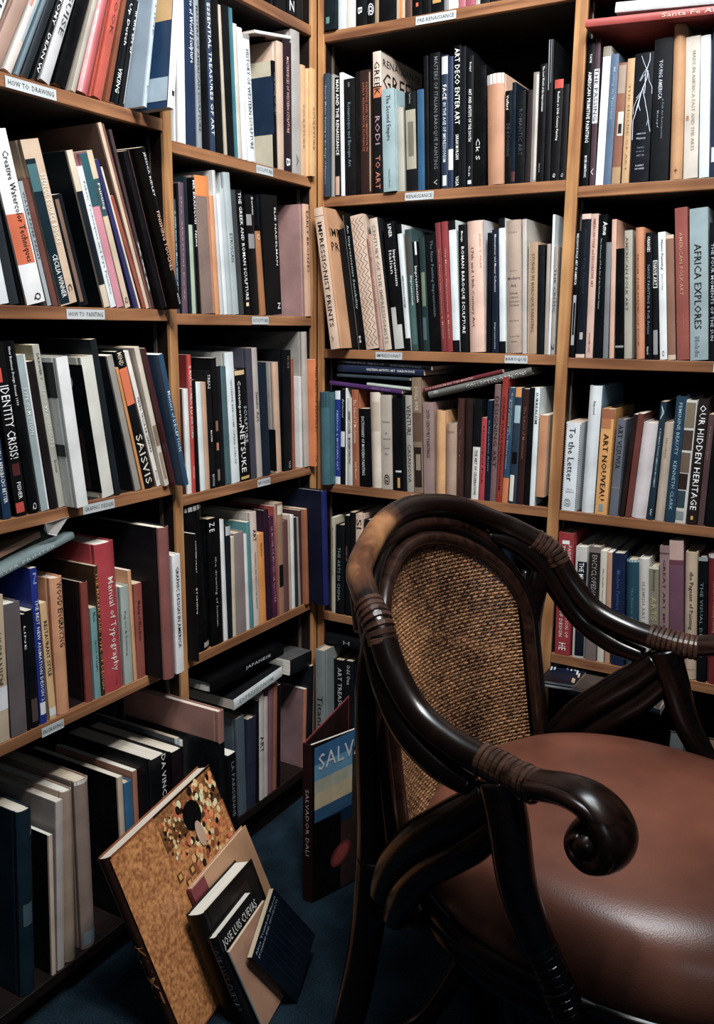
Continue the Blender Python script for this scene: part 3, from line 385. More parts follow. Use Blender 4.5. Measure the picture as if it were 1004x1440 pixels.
('l2',-0.003,-0.2872,1.2996,-0.1087,0.0212,0.202,0.2606,'090c10','','black book on Greek and Roman sculpture, fourteenth from left on the lower sculpture shelf',{'t':[('THE GREEK AND ROMAN SCULPTURE', 0.02, 0.88, 0.5, 0.5, 'e6ebee')], 'r':[(0.25, 0.7, 0.9, 0.93, 'e5d2a0')]}),
('l2',-0.003,-0.2629,1.2996,-0.0749,0.0281,0.179,0.2548,'0c0f15','','black book with grey shapes, fifteenth from left on the lower sculpture shelf',{'r':[(0.0, 0.6, 0.16, 0.25, '8d8d8d'), (0.1, 0.85, 0.32, 0.44, '83868a')], 't':[('Bernini', 0.02, 0.16, 0.8, 0.3, 'e6ebee')]}),
('l2',-0.003,-0.2287,1.2996,-0.1052,0.0195,0.13,0.1821,'a86a38','','short tan book, sixteenth from left on the lower sculpture shelf',{'t':[('O', 0.04, 0.1, 0.5, 0.5, 'e6d8c5')]}),
('l2',-0.003,-0.2065,1.2996,-0.0652,0.061,0.201,0.2623,'06090d','','wide black book with small white title, seventeenth from left on the lower sculpture shelf',{'t':[('ELIE NADELMAN', 0.1, 0.58, 0.8, 0.12, 'e6ebee'), ('N', 0.9, 0.95, 0.8, 0.2, 'e6ebee')]}),
('l2',0.002,-0.0502,1.2996,-0.0449,0.0233,0.207,0.2598,'d3a584','a47a76','pink boxed book lettered EARLY BRONZES, rightmost on the lower sculpture shelf',{'t':[('EARLY BRONZES', 0.06, 0.6, 0.55, 0.4, '54301f')]}),
('l3',-0.003,-0.495,0.9296,-0.0196,0.0135,0.159,0.2195,'d3d5d0','5b2b2c','white-spined book with brown cover, leftmost on the bronzes shelf',{}),
('l3',-0.003,-0.4804,0.9296,-0.0138,0.0108,0.215,0.2879,'b83027','6d1618','scarlet book with white title, second from left on the bronzes shelf',{'t':[('IL MARCO AURELIO E LA SUA COPIA', 0.08, 0.6, 0.5, 0.6, 'eee4dc'), ('S', 0.8, 0.9, 0.5, 0.4, 'e0b0a0')]}),
('l3',-0.003,-0.467,0.9296,-0.0234,0.0113,0.179,0.2364,'0b0e12','','black book, third from left on the bronzes shelf',{}),
('l3',-0.003,-0.4528,0.9296,-0.0342,0.016,0.168,0.2301,'cfd9dd','','white book, fourth from left on the bronzes shelf',{}),
('l3',-0.003,-0.4362,0.9296,-0.0298,0.0142,0.169,0.23,'bf9373','','beige book, fifth from left on the bronzes shelf',{}),
('l3',-0.003,-0.4197,0.9296,-0.0382,0.0176,0.185,0.2531,'0c0f14','','black book with EDITION lettering, sixth from left on the bronzes shelf',{'t':[('TREAS', 0.03, 0.15, 0.5, 0.5, 'cfcfcf'), ('MASTER', 0.5, 0.6, 0.5, 0.3, 'e6ebee'), ('EDITION', 0.88, 0.98, 0.5, 0.5, 'b8b8b8')]}),
('l3',-0.003,-0.4009,0.9296,-0.0262,0.0163,0.206,0.2793,'0a0c11','','tall black book with bronze figures, seventh from left on the bronzes shelf',{'r':[(0.3, 0.8, 0.48, 0.56, '8c5b48'), (0.3, 0.8, 0.65, 0.71, 'b5764a'), (0.3, 0.8, 0.86, 0.95, '7c6a60')]}),
('l3',-0.003,-0.3813,0.9296,-0.0374,0.0121,0.199,0.2621,'10171e','','slim black book, eighth from left on the bronzes shelf',{}),
('l3',-0.003,-0.3659,0.9296,-0.0486,0.0181,0.19,0.2606,'3d5d63','','teal grey book, ninth from left on the bronzes shelf',{}),
('l3',-0.003,-0.3447,0.9296,-0.0593,0.028,0.214,0.2898,'cdd7da','9d9d98','tall white book with small capitals, tenth from left on the bronzes shelf',{'t':[('GIUSEPPE BERGOMI OPERE SCELTE', 0.2, 0.85, 0.5, 0.2, '59656b')]}),
('l3',-0.003,-0.3155,0.9296,-0.0576,0.041,0.196,0.252,'090a0d','','black book on contemporary netsuke, eleventh from left on the bronzes shelf',{'t':[('Contemporary', 0.1, 0.5, 0.25, 0.3, 'e6ebee'), ('NETSUKE', 0.5, 0.92, 0.35, 0.42, 'e6ebee'), ('SCULPTURE', 0.33, 0.66, 0.72, 0.28, 'b9c2c4')], 'r':[(0, 0.8, 0.01, 0.05, 'c9a878'), (0.1, 0.8, 0.96, 0.985, 'c7a044')]}),
('l3',-0.003,-0.2731,0.9296,-0.0478,0.0208,0.209,0.2967,'3f3f4e','','tall slate book, twelfth from left on the bronzes shelf',{}),
('l3',-0.003,-0.2492,0.9296,-0.057,0.0193,0.226,0.298,'a89e97','','tall grey book lettered Art, thirteenth from left on the bronzes shelf',{'t':[('Similo Art', 0.33, 0.56, 0.5, 0.5, '3b3735')]}),
('l3',-0.003,-0.2279,0.9296,-0.0537,0.0301,0.204,0.2633,'12273a','','navy book, fourteenth from left on the bronzes shelf',{}),
('l3',-0.003,-0.1729,0.9296,-0.0471,0.0212,0.193,0.2637,'c49c7e','8f8781','beige book with grey cover, fifteenth from left on the bronzes shelf',{'dcl':[('r', 0.0, 0.55, 0.02, 0.4, '12161c')]}),
('l3',-0.003,-0.1399,0.9296,-0.016,0.0337,0.21,0.2906,'0c1219','','large black book, sixteenth from left on the bronzes shelf',{'t':[('NUDE', 0.05, 0.15, 0.6, 0.3, '7a6a62'), ('TATE', 0.92, 0.98, 0.6, 0.4, 'b5b5b5')]}),
('l3',-0.003,-0.1026,0.9296,-0.028,0.0101,0.211,0.2699,'8e4836','','rust brown wedge of paper, seventeenth from left on the bronzes shelf',{}),
('l3',-0.003,-0.0704,0.9296,-0.0264,0.0115,0.163,0.2253,'cfcdca','','white paperback, eighteenth from left on the bronzes shelf',{}),
('l3',0.002,-0.0562,0.9296,-0.0367,0.0196,0.239,0.3331,'ada39a','8a8780','tall grey-white book with broad grey cover, nineteenth from left on the bronzes shelf',{}),
('l3',0.017,-0.0362,0.9296,-0.0157,0.0132,0.198,0.2665,'cf6f2c','','orange book at the corner post, rightmost on the bronzes shelf',{'t':[('THE BEST OF BERKELEY', 0.06, 0.68, 0.5, 0.4, '54301c'), ('15', 0.9, 0.95, 0.5, 0.4, '54301c')]}),
('l5',0.027,-0.4144,0.1076,-0.019,0.0277,0.154,0.1999,'0b0f14','','black book with faint title, leftmost on the lowest shelf before the corner',{'t':[('LA PARISIENNE', 0.1, 0.8, 0.5, 0.4, '7e7e7e')]}),
('l5',-0.003,-0.3441,0.1076,-0.0194,0.0309,0.181,0.2545,'3d4a55','','slate blue book, second from left on the lowest shelf before the corner',{}),
('l5',-0.003,-0.3113,0.1087,0.0309,0.0348,0.172,0.2348,'252c40','','dark indigo book, third from left on the lowest shelf before the corner',{}),
('l5',-0.003,-0.2734,0.1078,0.0194,0.0113,0.199,0.2714,'0d1118','','thin black book, fourth from left on the lowest shelf before the corner',{}),
('l5',-0.003,-0.2587,0.1078,0.0082,0.0193,0.223,0.2849,'a6a09d','','grey white book lettered ART, fifth from left on the lowest shelf before the corner',{'t':[('ART', 0.4, 0.55, 0.5, 0.8, '2f2f30')]}),
('l5',-0.003,-0.2384,0.1078,0.0162,0.0137,0.198,0.2657,'a2968f','','thin stone book, sixth from left on the lowest shelf before the corner',{}),
('l5',-0.003,-0.2237,0.1082,0.0321,0.0198,0.222,0.2827,'6a4450','','mauve book, seventh from left on the lowest shelf before the corner',{}),
('l5',-0.003,-0.2019,0.1081,0.0302,0.0158,0.208,0.2899,'80492b','','narrow orange brown book, eighth from left on the lowest shelf before the corner',{}),
('l5',-0.003,-0.1835,0.1079,0.0223,0.014,0.204,0.2782,'0c0f14','','slim black book, ninth from left on the lowest shelf before the corner',{}),
('l5',-0.003,-0.0629,0.1081,0.0421,0.0118,0.17,0.2228,'9a5d40','6d5054','boxed book with broad mauve side, tenth from left on the lowest shelf before the corner',{}),
('l5',0.007,-0.048,0.1081,0.0302,0.0164,0.225,0.2854,'14181f','','black book with white edge, rightmost on the lowest shelf before the corner',{'r':[(0.8, 1, 0, 1, 'c4c9ca')]}),
('a5',-0.003,-0.9877,0.0723,0.0543,0.0321,0.25,0.3601,'0f2531','','dark teal book, leftmost on the lowest shelf at far left',{'k':1, 'r':[(0.2, 0.8, 0.5, 0.62, '33474f')]}),
('a5',-0.003,-0.9201,0.071,0.0461,0.0091,0.206,0.2855,'b09a86','0b0d12','black book with torn cream edge, second from left on the lowest shelf at far left',{}),
('a5',-0.003,-0.9069,0.0716,0.0628,0.0165,0.244,0.3421,'978d88','7d736f','grey edged book with broad grey side, third from left, lowest shelf at far left',{}),
('a5',-0.003,-0.884,0.0718,0.045,0.0257,0.25,0.3513,'85705e','','grey brown leather book, fourth from left on the lowest shelf at far left',{'k':1}),
('a5',-0.003,-0.8413,0.0711,0.0145,0.0335,0.25,0.3573,'756258','','mauve grey leather book with silver corners, fifth from left, lowest shelf at far left',{'k':1, 'r':[(0.1, 1, 0.9, 0.98, '6f7d86'), (0, 1, 0, 0.02, 'b9b3ab')]}),
('a5',-0.003,-0.7313,0.0706,0.0,0.0137,0.249,0.3194,'a8937d','0a0c10','black-sided book with cream spine, sixth from left on the lowest shelf at far left',{}),
('a5',-0.003,-0.7149,0.0706,0.0,0.0213,0.234,0.2987,'1a5378','','blue book, seventh from left on the lowest shelf at far left',{}),
('a5',-0.003,-0.69,0.0706,0.0,0.0127,0.226,0.3143,'8b5a44','','tan brown book, eighth from left on the lowest shelf at far left',{}),
('a5',0.037,-0.6768,0.0706,0.0,0.0458,0.25,0.3434,'0a0d12','','thick black book with white capitals, ninth from left on the lowest shelf at far left',{'t':[('DA VINCI', 0.0, 0.28, 0.75, 0.3, 'e6ebee')]}),
('a5',0.037,-0.6159,0.0706,0.0,0.0357,0.25,0.3333,'190f16','','black plum book, tenth from left on the lowest shelf at far left',{}),
('a5',0.017,-0.5798,0.0706,0.0,0.0107,0.25,0.3453,'8d979d','2c3a44','slate book with pale spine, eleventh from left on the lowest shelf at far left',{}),
('a5',0.017,-0.5687,0.0706,0.0,0.0099,0.25,0.3347,'c9b7ac','','thin pinkish white book, twelfth from left on the lowest shelf at far left',{}),
('a5',0.115,-0.5584,0.0706,0.0,0.0194,0.27,0.4207,'7a5348','7d554c','large mauve and black boxed book jutting out, rightmost on the lowest shelf at far left',{'r':[(0, 1, 0.17, 1, '0b0f14')], 'dcl':[('r', 0, 0.98, 0, 0.84, '0b0f14')]}),
('b1',0.0223,-0.007,1.9456,-0.0024,0.0314,0.198,0.27,'12242c','','dark teal book, leftmost on the pre-renaissance shelf',{'r':[(0.2, 0.5, 0.9, 0.95, '5b8a80')]}),
('b1',0.0551,0.003,1.9456,-0.006,0.0219,0.193,0.27,'c9d2d4','','silver white book, second from left on the pre-renaissance shelf',{}),
('b1',0.0781,0.003,1.9456,-0.0085,0.0226,0.19,0.26,'d9d2c4','','cream white book, third from left on the pre-renaissance shelf',{}),
('b1',0.1022,0.003,1.9456,-0.0109,0.0286,0.21,0.27,'0b0e12','','black book with small white mark, fourth from left on the pre-renaissance shelf',{'t':[('B', 0.86, 0.91, 0.4, 0.4, 'e6ebee')]}),
('b1',0.132,0.003,1.9456,-0.0139,0.0191,0.204,0.28,'0c0f13','','black book with round emblem, fifth from left on the pre-renaissance shelf',{'t':[('@', 0.85, 0.94, 0.5, 0.8, 'e6ebee')]}),
('b1',0.152,0.003,1.9456,-0.0159,0.0089,0.191,0.26,'9a8263','','thin olive tan book, sixth from left on the pre-renaissance shelf',{}),
('b1',0.1623,0.003,1.9456,-0.0169,0.0428,0.208,0.28,'0a0c10','','wide black book, seventh from left on the pre-renaissance shelf',{}),
('b1',0.2067,0.003,1.9456,-0.0213,0.02,0.2,0.27,'c3a98c','','cream book with orange stripe, eighth from left on the pre-renaissance shelf',{'r':[(0.4, 0.75, 0, 1, 'd07a2c')]}),
('b1',0.2287,0.003,1.9456,-0.0235,0.0159,0.193,0.26,'5f3d33','','thin brown book, ninth from left on the pre-renaissance shelf',{}),
('b1',0.246,0.003,1.9456,-0.0252,0.023,0.198,0.25,'0e1014','','black book with orange dot, tenth from left on the pre-renaissance shelf',{'r':[(0.4, 0.65, 0.9, 0.93, 'c95b32')]}),
('b1',0.2703,0.003,1.9456,-0.0276,0.0208,0.179,0.25,'101318','','black book with red spot, eleventh from left on the pre-renaissance shelf',{'r':[(0.2, 0.7, 0.83, 0.88, 'b3402c')]}),
('b1',0.2924,0.003,1.9456,-0.0298,0.0282,0.175,0.25,'15161c','','black book with yellow disc, twelfth from left on the pre-renaissance shelf',{'r':[(0.1, 0.8, 0.83, 0.93, 'c9923c')]}),
('b1',0.3225,0.003,1.9456,-0.0328,0.0095,0.207,0.26,'7b7f83','','thin grey book, thirteenth from left on the pre-renaissance shelf',{}),
('b1',0.3326,0.003,1.9456,-0.0338,0.0226,0.189,0.24,'dcd3c8','','cream book, fourteenth from left on the pre-renaissance shelf',{}),
('b1',0.3565,0.003,1.9456,-0.0362,0.0155,0.192,0.24,'b5606c','','pink book, fifteenth from left on the pre-renaissance shelf',{}),
('b1',0.3728,0.003,1.9456,-0.0378,0.0208,0.186,0.25,'a3455a','','raspberry book, sixteenth from left on the pre-renaissance shelf',{}),
('b1',0.3949,0.003,1.9456,-0.04,0.0104,0.199,0.25,'a9a39c','','thin stone book, seventeenth from left on the pre-renaissance shelf',{}),
('b1',0.4065,0.003,1.9456,-0.0411,0.0206,0.198,0.25,'1a1d24','','black book toward the right, eighteenth from left on the pre-renaissance shelf',{}),
('b1',0.4295,0.003,1.9456,-0.0434,0.0239,0.181,0.25,'28222a','','dark plum book, nineteenth from left on the pre-renaissance shelf',{}),
('b1',0.4551,0.003,1.9456,-0.046,0.0218,0.194,0.25,'14171c','','rightmost visible black book, rightmost on the pre-renaissance shelf',{}),
('b2',0.0216,-0.007,1.5806,-0.0022,0.016,0.214,0.2728,'2f4154','','slate blue book with small title, leftmost on the renaissance shelf',{'t':[('French Master Painting in the Kings of Flamenco', 0.1, 0.9, 0.4, 0.35, '9fb0bb')]}),
('b2',0.0386,0.003,1.5806,-0.0043,0.0078,0.208,0.2716,'98948c','','thin mottled grey book, second from left on the renaissance shelf',{}),
('b2',0.049,0.003,1.5806,-0.0127,0.0135,0.198,0.2635,'0c0f13','','black book lettered THE RENAISSANCE, third from left on the renaissance shelf',{'t':[('MAN AND THE RENAISSANCE', 0.02, 0.65, 0.6, 0.6, 'e6ebee')], 'r':[(0.1, 0.9, 0.83, 0.99, 'c79e86')]}),
('b2',0.0659,0.003,1.5806,-0.0239,0.0098,0.199,0.2725,'dfe6e9','','thin white book, fourth from left on the renaissance shelf',{}),
('b2',0.0771,0.003,1.5806,-0.0279,0.0298,0.188,0.2567,'080b10','','black book with script title, fifth from left on the renaissance shelf',{'t':[('Romanesque and Baroque Art', 0.2, 0.75, 0.45, 0.4, '5f7c8e'), ('xxx', 0.03, 0.07, 0.5, 0.3, '8b8b8b')]}),
('b2',0.1076,0.003,1.5806,-0.019,0.011,0.195,0.2694,'0b0d12','','slim black book, sixth from left on the renaissance shelf',{}),
('b2',0.1201,0.003,1.5806,-0.0228,0.0276,0.191,0.2703,'3a211c','','dark brown book with two-line title, seventh from left on the renaissance shelf',{'t':[('PAINTING AND ILLUMINATION IN', 0.1, 0.65, 0.65, 0.2, 'a5552f'), ('EARLY RENAISSANCE FLORENCE', 0.1, 0.65, 0.35, 0.2, 'a5552f')], 'r':[(0.86, 0.98, 0.02, 0.98, '9c8060')]}),
('b2',0.1563,0.003,1.5806,-0.0294,0.0214,0.232,0.3053,'12121a','4b4a4c','book with cream top and GREEK lettering, eighth from left on the renaissance shelf',{'t':[('GREEK', 0.07, 0.3, 0.5, 0.7, '1b1b1c'), ('RODI', 0.45, 0.65, 0.5, 0.6, '9a7a8a'), ('TO ART', 0.73, 0.97, 0.5, 0.6, 'b5654a')], 'r':[(0, 1, 0, 0.24, 'dcbfae'), (0, 1, 0.25, 0.32, 'cf6b33')], 'dcr':[('r', 0.0, 0.9, 0.55, 0.99, 'cdb9a8'), ('t', 'GREEK', 0.03, 0.8, 0.74, 0.86, '1e1e20'), ('t', 'RENAISSANCE', 0.03, 0.85, 0.9, 0.95, '3a3a3c')]}),
('b2',0.186,-0.007,1.5806,-0.0463,0.0322,0.161,0.2207,'8fa9ae','','pale blue grey book lettered The Second Empire, ninth from left on the renaissance shelf',{'t':[('The Second Empire', 0.06, 0.5, 0.5, 0.45, '27323a'), ('Philadelphia Museum', 0.78, 0.96, 0.5, 0.2, '4d5a60')]}),
('b2',0.2189,0.003,1.5806,-0.0481,0.0163,0.141,0.1811,'a9a698','','short cream grey book, tenth from left on the renaissance shelf',{}),
('b2',0.2407,0.003,1.5806,-0.0495,0.0274,0.149,0.2111,'0d1015','','black book with swirling cream picture, eleventh from left on the renaissance shelf',{'r':[(0.05, 0.95, 0.18, 0.78, 'a09a84'), (0.25, 0.75, 0.3, 0.65, '6f6a5a')], 't':[('Paul Crowe', 0.02, 0.12, 0.5, 0.2, '9c9c9c')]}),
('b2',0.2695,0.003,1.5806,-0.0391,0.0167,0.168,0.2131,'1d557c','','blue book, twelfth from left on the renaissance shelf',{}),
('b2',0.2873,0.003,1.5806,-0.0423,0.0106,0.216,0.2805,'0a0c11','','slim black book beside the blue one, thirteenth from left on the renaissance shelf',{}),
('b2',0.2992,0.003,1.5806,-0.0294,0.024,0.225,0.2838,'090c10','','black book with grey capitals, fourteenth from left on the renaissance shelf',{'t':[('MASTERS OF ITALIAN BAROQUE PAINTING', 0.03, 0.85, 0.6, 0.45, '5d676e'), ('V', 0.93, 0.97, 0.6, 0.4, '9a9a9a')]}),
('b2',0.3278,0.003,1.5806,-0.0322,0.0158,0.218,0.2758,'123050','','navy book on impressionism, fifteenth from left on the renaissance shelf',{'t':[('FACE', 0.22, 0.33, 0.5, 0.6, 'e6ebee'), ('IN THE AGE OF IMPRESSIONISM', 0.35, 0.8, 0.5, 0.5, 'c4d3dc')], 'r':[(0.05, 0.95, 0.01, 0.14, 'b9bdbb'), (0.2, 0.8, 0.9, 0.98, 'c9cfd0')]}),
('b2',0.345,0.003,1.5806,-0.0338,0.0111,0.214,0.2715,'17335a','','royal navy book with white block, sixteenth from left on the renaissance shelf',{'r':[(0, 1, 0.7, 0.86, 'd7dcdc')]}),
('b2',0.358,0.003,1.5806,-0.0351,0.0169,0.221,0.2914,'0c0f13','','black book with big white capitals, seventeenth from left on the renaissance shelf',{'t':[('ART DECO ENTER ART', 0.02, 0.55, 0.5, 0.7, 'e6ebee'), ('SARAH MORGAN', 0.62, 0.8, 0.5, 0.5, 'e6ebee'), ('VASA', 0.92, 0.99, 0.5, 0.5, 'e6ebee')]}),
('b2',0.3762,0.003,1.5806,-0.0368,0.0103,0.202,0.2875,'1a1f26','','slim charcoal book, eighteenth from left on the renaissance shelf',{}),
('b2',0.3884,0.003,1.5806,-0.0286,0.0141,0.207,0.2668,'090c11','','black book on southern art, nineteenth from left on the renaissance shelf',{'t':[('Freitjof', 0.05, 0.12, 0.5, 0.4, 'e6ebee'), ('ART AND ARTISTS OF THE SOUTH', 0.25, 0.65, 0.5, 0.5, 'e6ebee'), ('Coda', 0.84, 0.92, 0.5, 0.3, 'e6ebee')], 'r':[(0.2, 0.8, 0.95, 0.98, 'cfd3d4')]}),
('b2',0.4037,0.003,1.5806,-0.0318,0.0287,0.175,0.2435,'07090d','','black book with white scribbles, twentieth from left on the renaissance shelf',{'t':[('Ck S', 0.6, 0.78, 0.4, 0.35, 'c5c9ca')]}),
('b2',0.4371,0.003,1.5806,-0.0508,0.0379,0.164,0.2242,'b57c58','d8a98a','tan leather book with torn white top, twenty-first from left on the renaissance shelf',{'k':1, 'r':[(0, 1, 0, 0.09, 'cfd6da')]}),
('b2',0.4768,0.003,1.5806,-0.0368,0.0147,0.143,0.187,'0b0e13','','black book with small white script name, twenty-second from left on the renaissance shelf',{'t':[('Vuillard', 0.05, 0.2, 0.4, 0.4, 'e6ebee'), ('DE KOONING', 0.35, 0.7, 0.5, 0.5, '2e4253')]}),
('b2',0.4921,0.003,1.5806,-0.0332,0.0079,0.152,0.2021,'12273b','','thin navy book, twenty-third from left on the renaissance shelf',{'r':[(0, 1, 0.88, 0.98, '5a2a28')]}),
('b2',0.5012,0.003,1.5806,-0.0294,0.0199,0.136,0.1841,'0b0f15','','black book lettered ROMANTIC ART, twenty-fourth from left on the renaissance shelf',{'t':[('ROMANTIC ART', 0.2, 0.7, 0.5, 0.45, '32404c')]}),
('b2',0.5223,0.003,1.5806,-0.0092,0.0107,0.146,0.1833,'2d2026','','dark plum book, twenty-fifth from left on the renaissance shelf',{}),
('b2',0.5343,0.003,1.5806,-0.0143,0.0118,0.165,0.2164,'857c76','','tall taupe book, twenty-sixth from left on the renaissance shelf',{'r':[(0.6, 1, 0.02, 0.98, 'b9b3aa')]}),
('b2',0.5479,0.003,1.5806,-0.0147,0.0151,0.169,0.2302,'0b0d12','','black book on impressionists, twenty-seventh from left on the renaissance shelf',{'t':[('The Lost World of the Impressionists', 0.02, 0.4, 0.5, 0.4, 'e6ebee'), ('Genoa', 0.84, 0.92, 0.4, 0.2, 'b9b9b9')]}),
('b2',0.5656,0.003,1.5806,-0.0243,0.0122,0.199,0.2745,'0d1016','','tall black book with silvery edges, twenty-eighth from left on the renaissance shelf',{'r':[(0.2, 0.35, 0, 0.35, '9aa0a4'), (0.6, 0.7, 0, 0.3, '7a8084')]}),
('b2',0.579,0.003,1.5806,-0.007,0.0182,0.154,0.1964,'0a0c10','','black book with red top, twenty-ninth from left on the renaissance shelf',{'t':[('Realism in 20th Century Painting', 0.12, 0.6, 0.5, 0.35, 'e6ebee'), ('Q', 0.93, 0.97, 0.4, 0.3, 'e6ebee')], 'r':[(0, 1, 0, 0.085, 'c23a26')]}),
('b2',0.5986,0.003,1.5806,-0.0125,0.0124,0.139,0.1856,'0a0d12','','narrow black book by the post, rightmost on the renaissance shelf',{'t':[('Q', 0.93, 0.97, 0.4, 0.4, 'b9b9b9')]}),
('b3',0.0723,-0.052,1.2216,-0.1499,0.0246,0.25,0.3298,'cfb096','c08a5e','cream book lettered IMPRESSIONIST PRINTS, leftmost on the impressionist shelf',{'t':[('IMPRESSIONIST PRINTS', 0.1, 0.84, 0.5, 0.5, '1d1714'), ('A', 0.9, 0.95, 0.4, 0.25, '8a6a4c')], 'r':[(0, 1, 0.055, 0.06, '8a6a4c')], 'dcr':[('t', 'IMPRESSIONIST', 0.08, 0.9, 0.8, 0.86, '2b1c12'), ('t', 'PRINTS', 0.08, 0.5, 0.7, 0.76, '2b1c12')]}),
('b3',0.1002,0.003,1.2216,-0.1589,0.0176,0.21,0.2853,'0b0e13','','short black book, second from left on the impressionist shelf',{}),
('b3',0.1185,0.003,1.2216,-0.1524,0.0191,0.23,0.3194,'080b10','','black book with italic title, third from left on the impressionist shelf',{'t':[('An Impressionist Sensibility', 0.08, 0.7, 0.5, 0.4, '8fb3b8'), ('M', 0.9, 0.95, 0.4, 0.3, 'b9b9b9')], 'r':[(0.0, 0.05, 0, 1, '8f959a')]}),
('b3',0.1398,0.003,1.2216,-0.1574,0.0345,0.238,0.3153,'c9ad97','','cream book with zigzag lines, fourth from left on the impressionist shelf',{'zz':1}),
('b3',0.1761,0.003,1.2216,-0.143,0.0104,0.211,0.2698,'b48a7c','','narrow rose book, fifth from left on the impressionist shelf',{'t':[('Great Masters of French Impressionism', 0.05, 0.9, 0.4, 0.5, '7a2c33')]}),
('b3',0.1887,0.003,1.2216,-0.149,0.0207,0.22,0.3063,'c9b5a2','22252a','cream book lettered IMPRESSIONISTS, sixth from left on the impressionist shelf',{'t':[('CENTURY OF THE IMPRESSIONISTS', 0.05, 0.95, 0.5, 0.45, '80705f')]}),
('b3',0.2181,0.003,1.2216,-0.1312,0.0291,0.23,0.295,'0a0d12','','black book with white sail shape, seventh from left on the impressionist shelf',{'t':[('LINER', 0.02, 0.12, 0.6, 0.3, 'e6ebee'), ('Impressionists', 0.22, 0.5, 0.75, 0.3, 'e6ebee'), ('Italian', 0.22, 0.4, 0.45, 0.3, 'c9c9c9')], 'r':[(0.0, 0.85, 0.8, 0.99, 'b9b9b4'), (0.0, 0.45, 0.66, 0.8, 'b9b9b4')]}),
('b3',0.2489,0.003,1.2216,-0.1137,0.0124,0.228,0.288,'ccd4d6','','white book with black ends, eighth from left on the impressionist shelf',{'r':[(0, 1, 0.0, 0.07, '0b1016'), (0, 1, 0.9, 1, '0b1016')], 't':[('IMPRESSIONISM', 0.4, 0.65, 0.5, 0.4, '3d6a70')]}),
('b3',0.2628,0.003,1.2216,-0.0937,0.0166,0.215,0.276,'2d4a4a','','dark green painted book, ninth from left on the impressionist shelf',{'r':[(0.1, 0.8, 0.05, 0.4, '4a4540'), (0.1, 0.9, 0.6, 0.95, '3b625e')], 't':[('Impressionism', 0.38, 0.62, 0.6, 0.5, 'cfe0da')]}),
('b3',0.2821,0.003,1.2216,-0.1026,0.0108,0.194,0.2481,'0c1116','','black book lettered Impressionism, tenth from left on the impressionist shelf',{'t':[('Impressionism', 0.22, 0.55, 0.5, 0.8, 'e6ebee')], 'r':[(0.6, 1, 0, 0.12, 'c9cdce')]}),
('b3',0.2936,0.003,1.2216,-0.0796,0.0147,0.179,0.2556,'1f3a3c','','deep green painterly book, eleventh from left on the impressionist shelf',{'r':[(0.2, 0.8, 0.3, 0.6, '6a7a5e'), (0.1, 0.7, 0.7, 0.9, '44606a')]}),
('b3',0.3122,0.003,1.2216,-0.0933,0.0263,0.199,0.2612,'0b0d13','','black book with grey title, twelfth from left on the impressionist shelf',{'t':[('The New Painting Impressionism', 0.05, 0.7, 0.6, 0.35, '566a74')]}),
('b3',0.34,0.003,1.2216,-0.0911,0.0126,0.226,0.2875,'7a2226','','dark red book, thirteenth from left on the impressionist shelf',{'t':[('Great Nature Impressionist & Modern', 0.2, 0.9, 0.5, 0.3, 'c99a86')]}),
('b3',0.3533,0.003,1.2216,-0.0826,0.0145,0.204,0.2889,'8e2a2e','','red book, fourteenth from left on the impressionist shelf',{'t':[('Old Master Impressionist & Modern', 0.2, 0.9, 0.5, 0.3, 'd0a18f')]}),
('b3',0.3691,0.003,1.2216,-0.0769,0.0169,0.211,0.2902,'cfdadd','','white book with black ends in the middle, fifteenth from left on the impressionist shelf',{'r':[(0, 1, 0, 0.07, '11141a'), (0, 1, 0.91, 1, '11141a')]}),
('b3',0.3874,0.003,1.2216,-0.057,0.0188,0.203,0.2797,'07090d','','black book lettered ROMAN BAROQUE SCULPTURE, sixteenth from left on the impressionist shelf',{'t':[('Montagu', 0.05, 0.13, 0.45, 0.35, 'e6ebee'), ('ROMAN BAROQUE SCULPTURE', 0.17, 0.85, 0.5, 0.45, 'e6ebee')]}),
('b3',0.4088,0.003,1.2216,-0.0627,0.0401,0.215,0.2862,'d8ae9b','','wide cream pink book on century art, seventeenth from left on the impressionist shelf',{'k':1, 't':[('17th and 18th Century Art', 0.2, 0.8, 0.3, 0.25, '7b4a38'), ('Julius S. Held', 0.1, 0.35, 0.78, 0.12, 'a57c66')], 'dcr':[('r', 0.0, 0.3, 0.0, 1, 'c9cbd0')]}),
('b3',0.4502,0.003,1.2216,-0.0301,0.0099,0.193,0.2596,'0b0e13','','thin black book, eighteenth from left on the impressionist shelf',{}),
('b3',0.4635,0.003,1.2216,-0.0416,0.0154,0.199,0.2661,'1a2740','','navy book on master collectors, nineteenth from left on the impressionist shelf',{'t':[('Masterpieces and Master Collectors', 0.04, 0.5, 0.5, 0.35, 'd3dbe2'), ('Impressionist', 0.75, 0.97, 0.5, 0.3, 'b9c3cc')]}),
('b3',0.4824,0.003,1.2216,-0.0531,0.0143,0.225,0.289,'cfd7da','','white book with black ends on the right, twentieth from left on the impressionist shelf',{'r':[(0, 1, 0, 0.07, '11141a'), (0, 1, 0.91, 1, '11141a')]}),
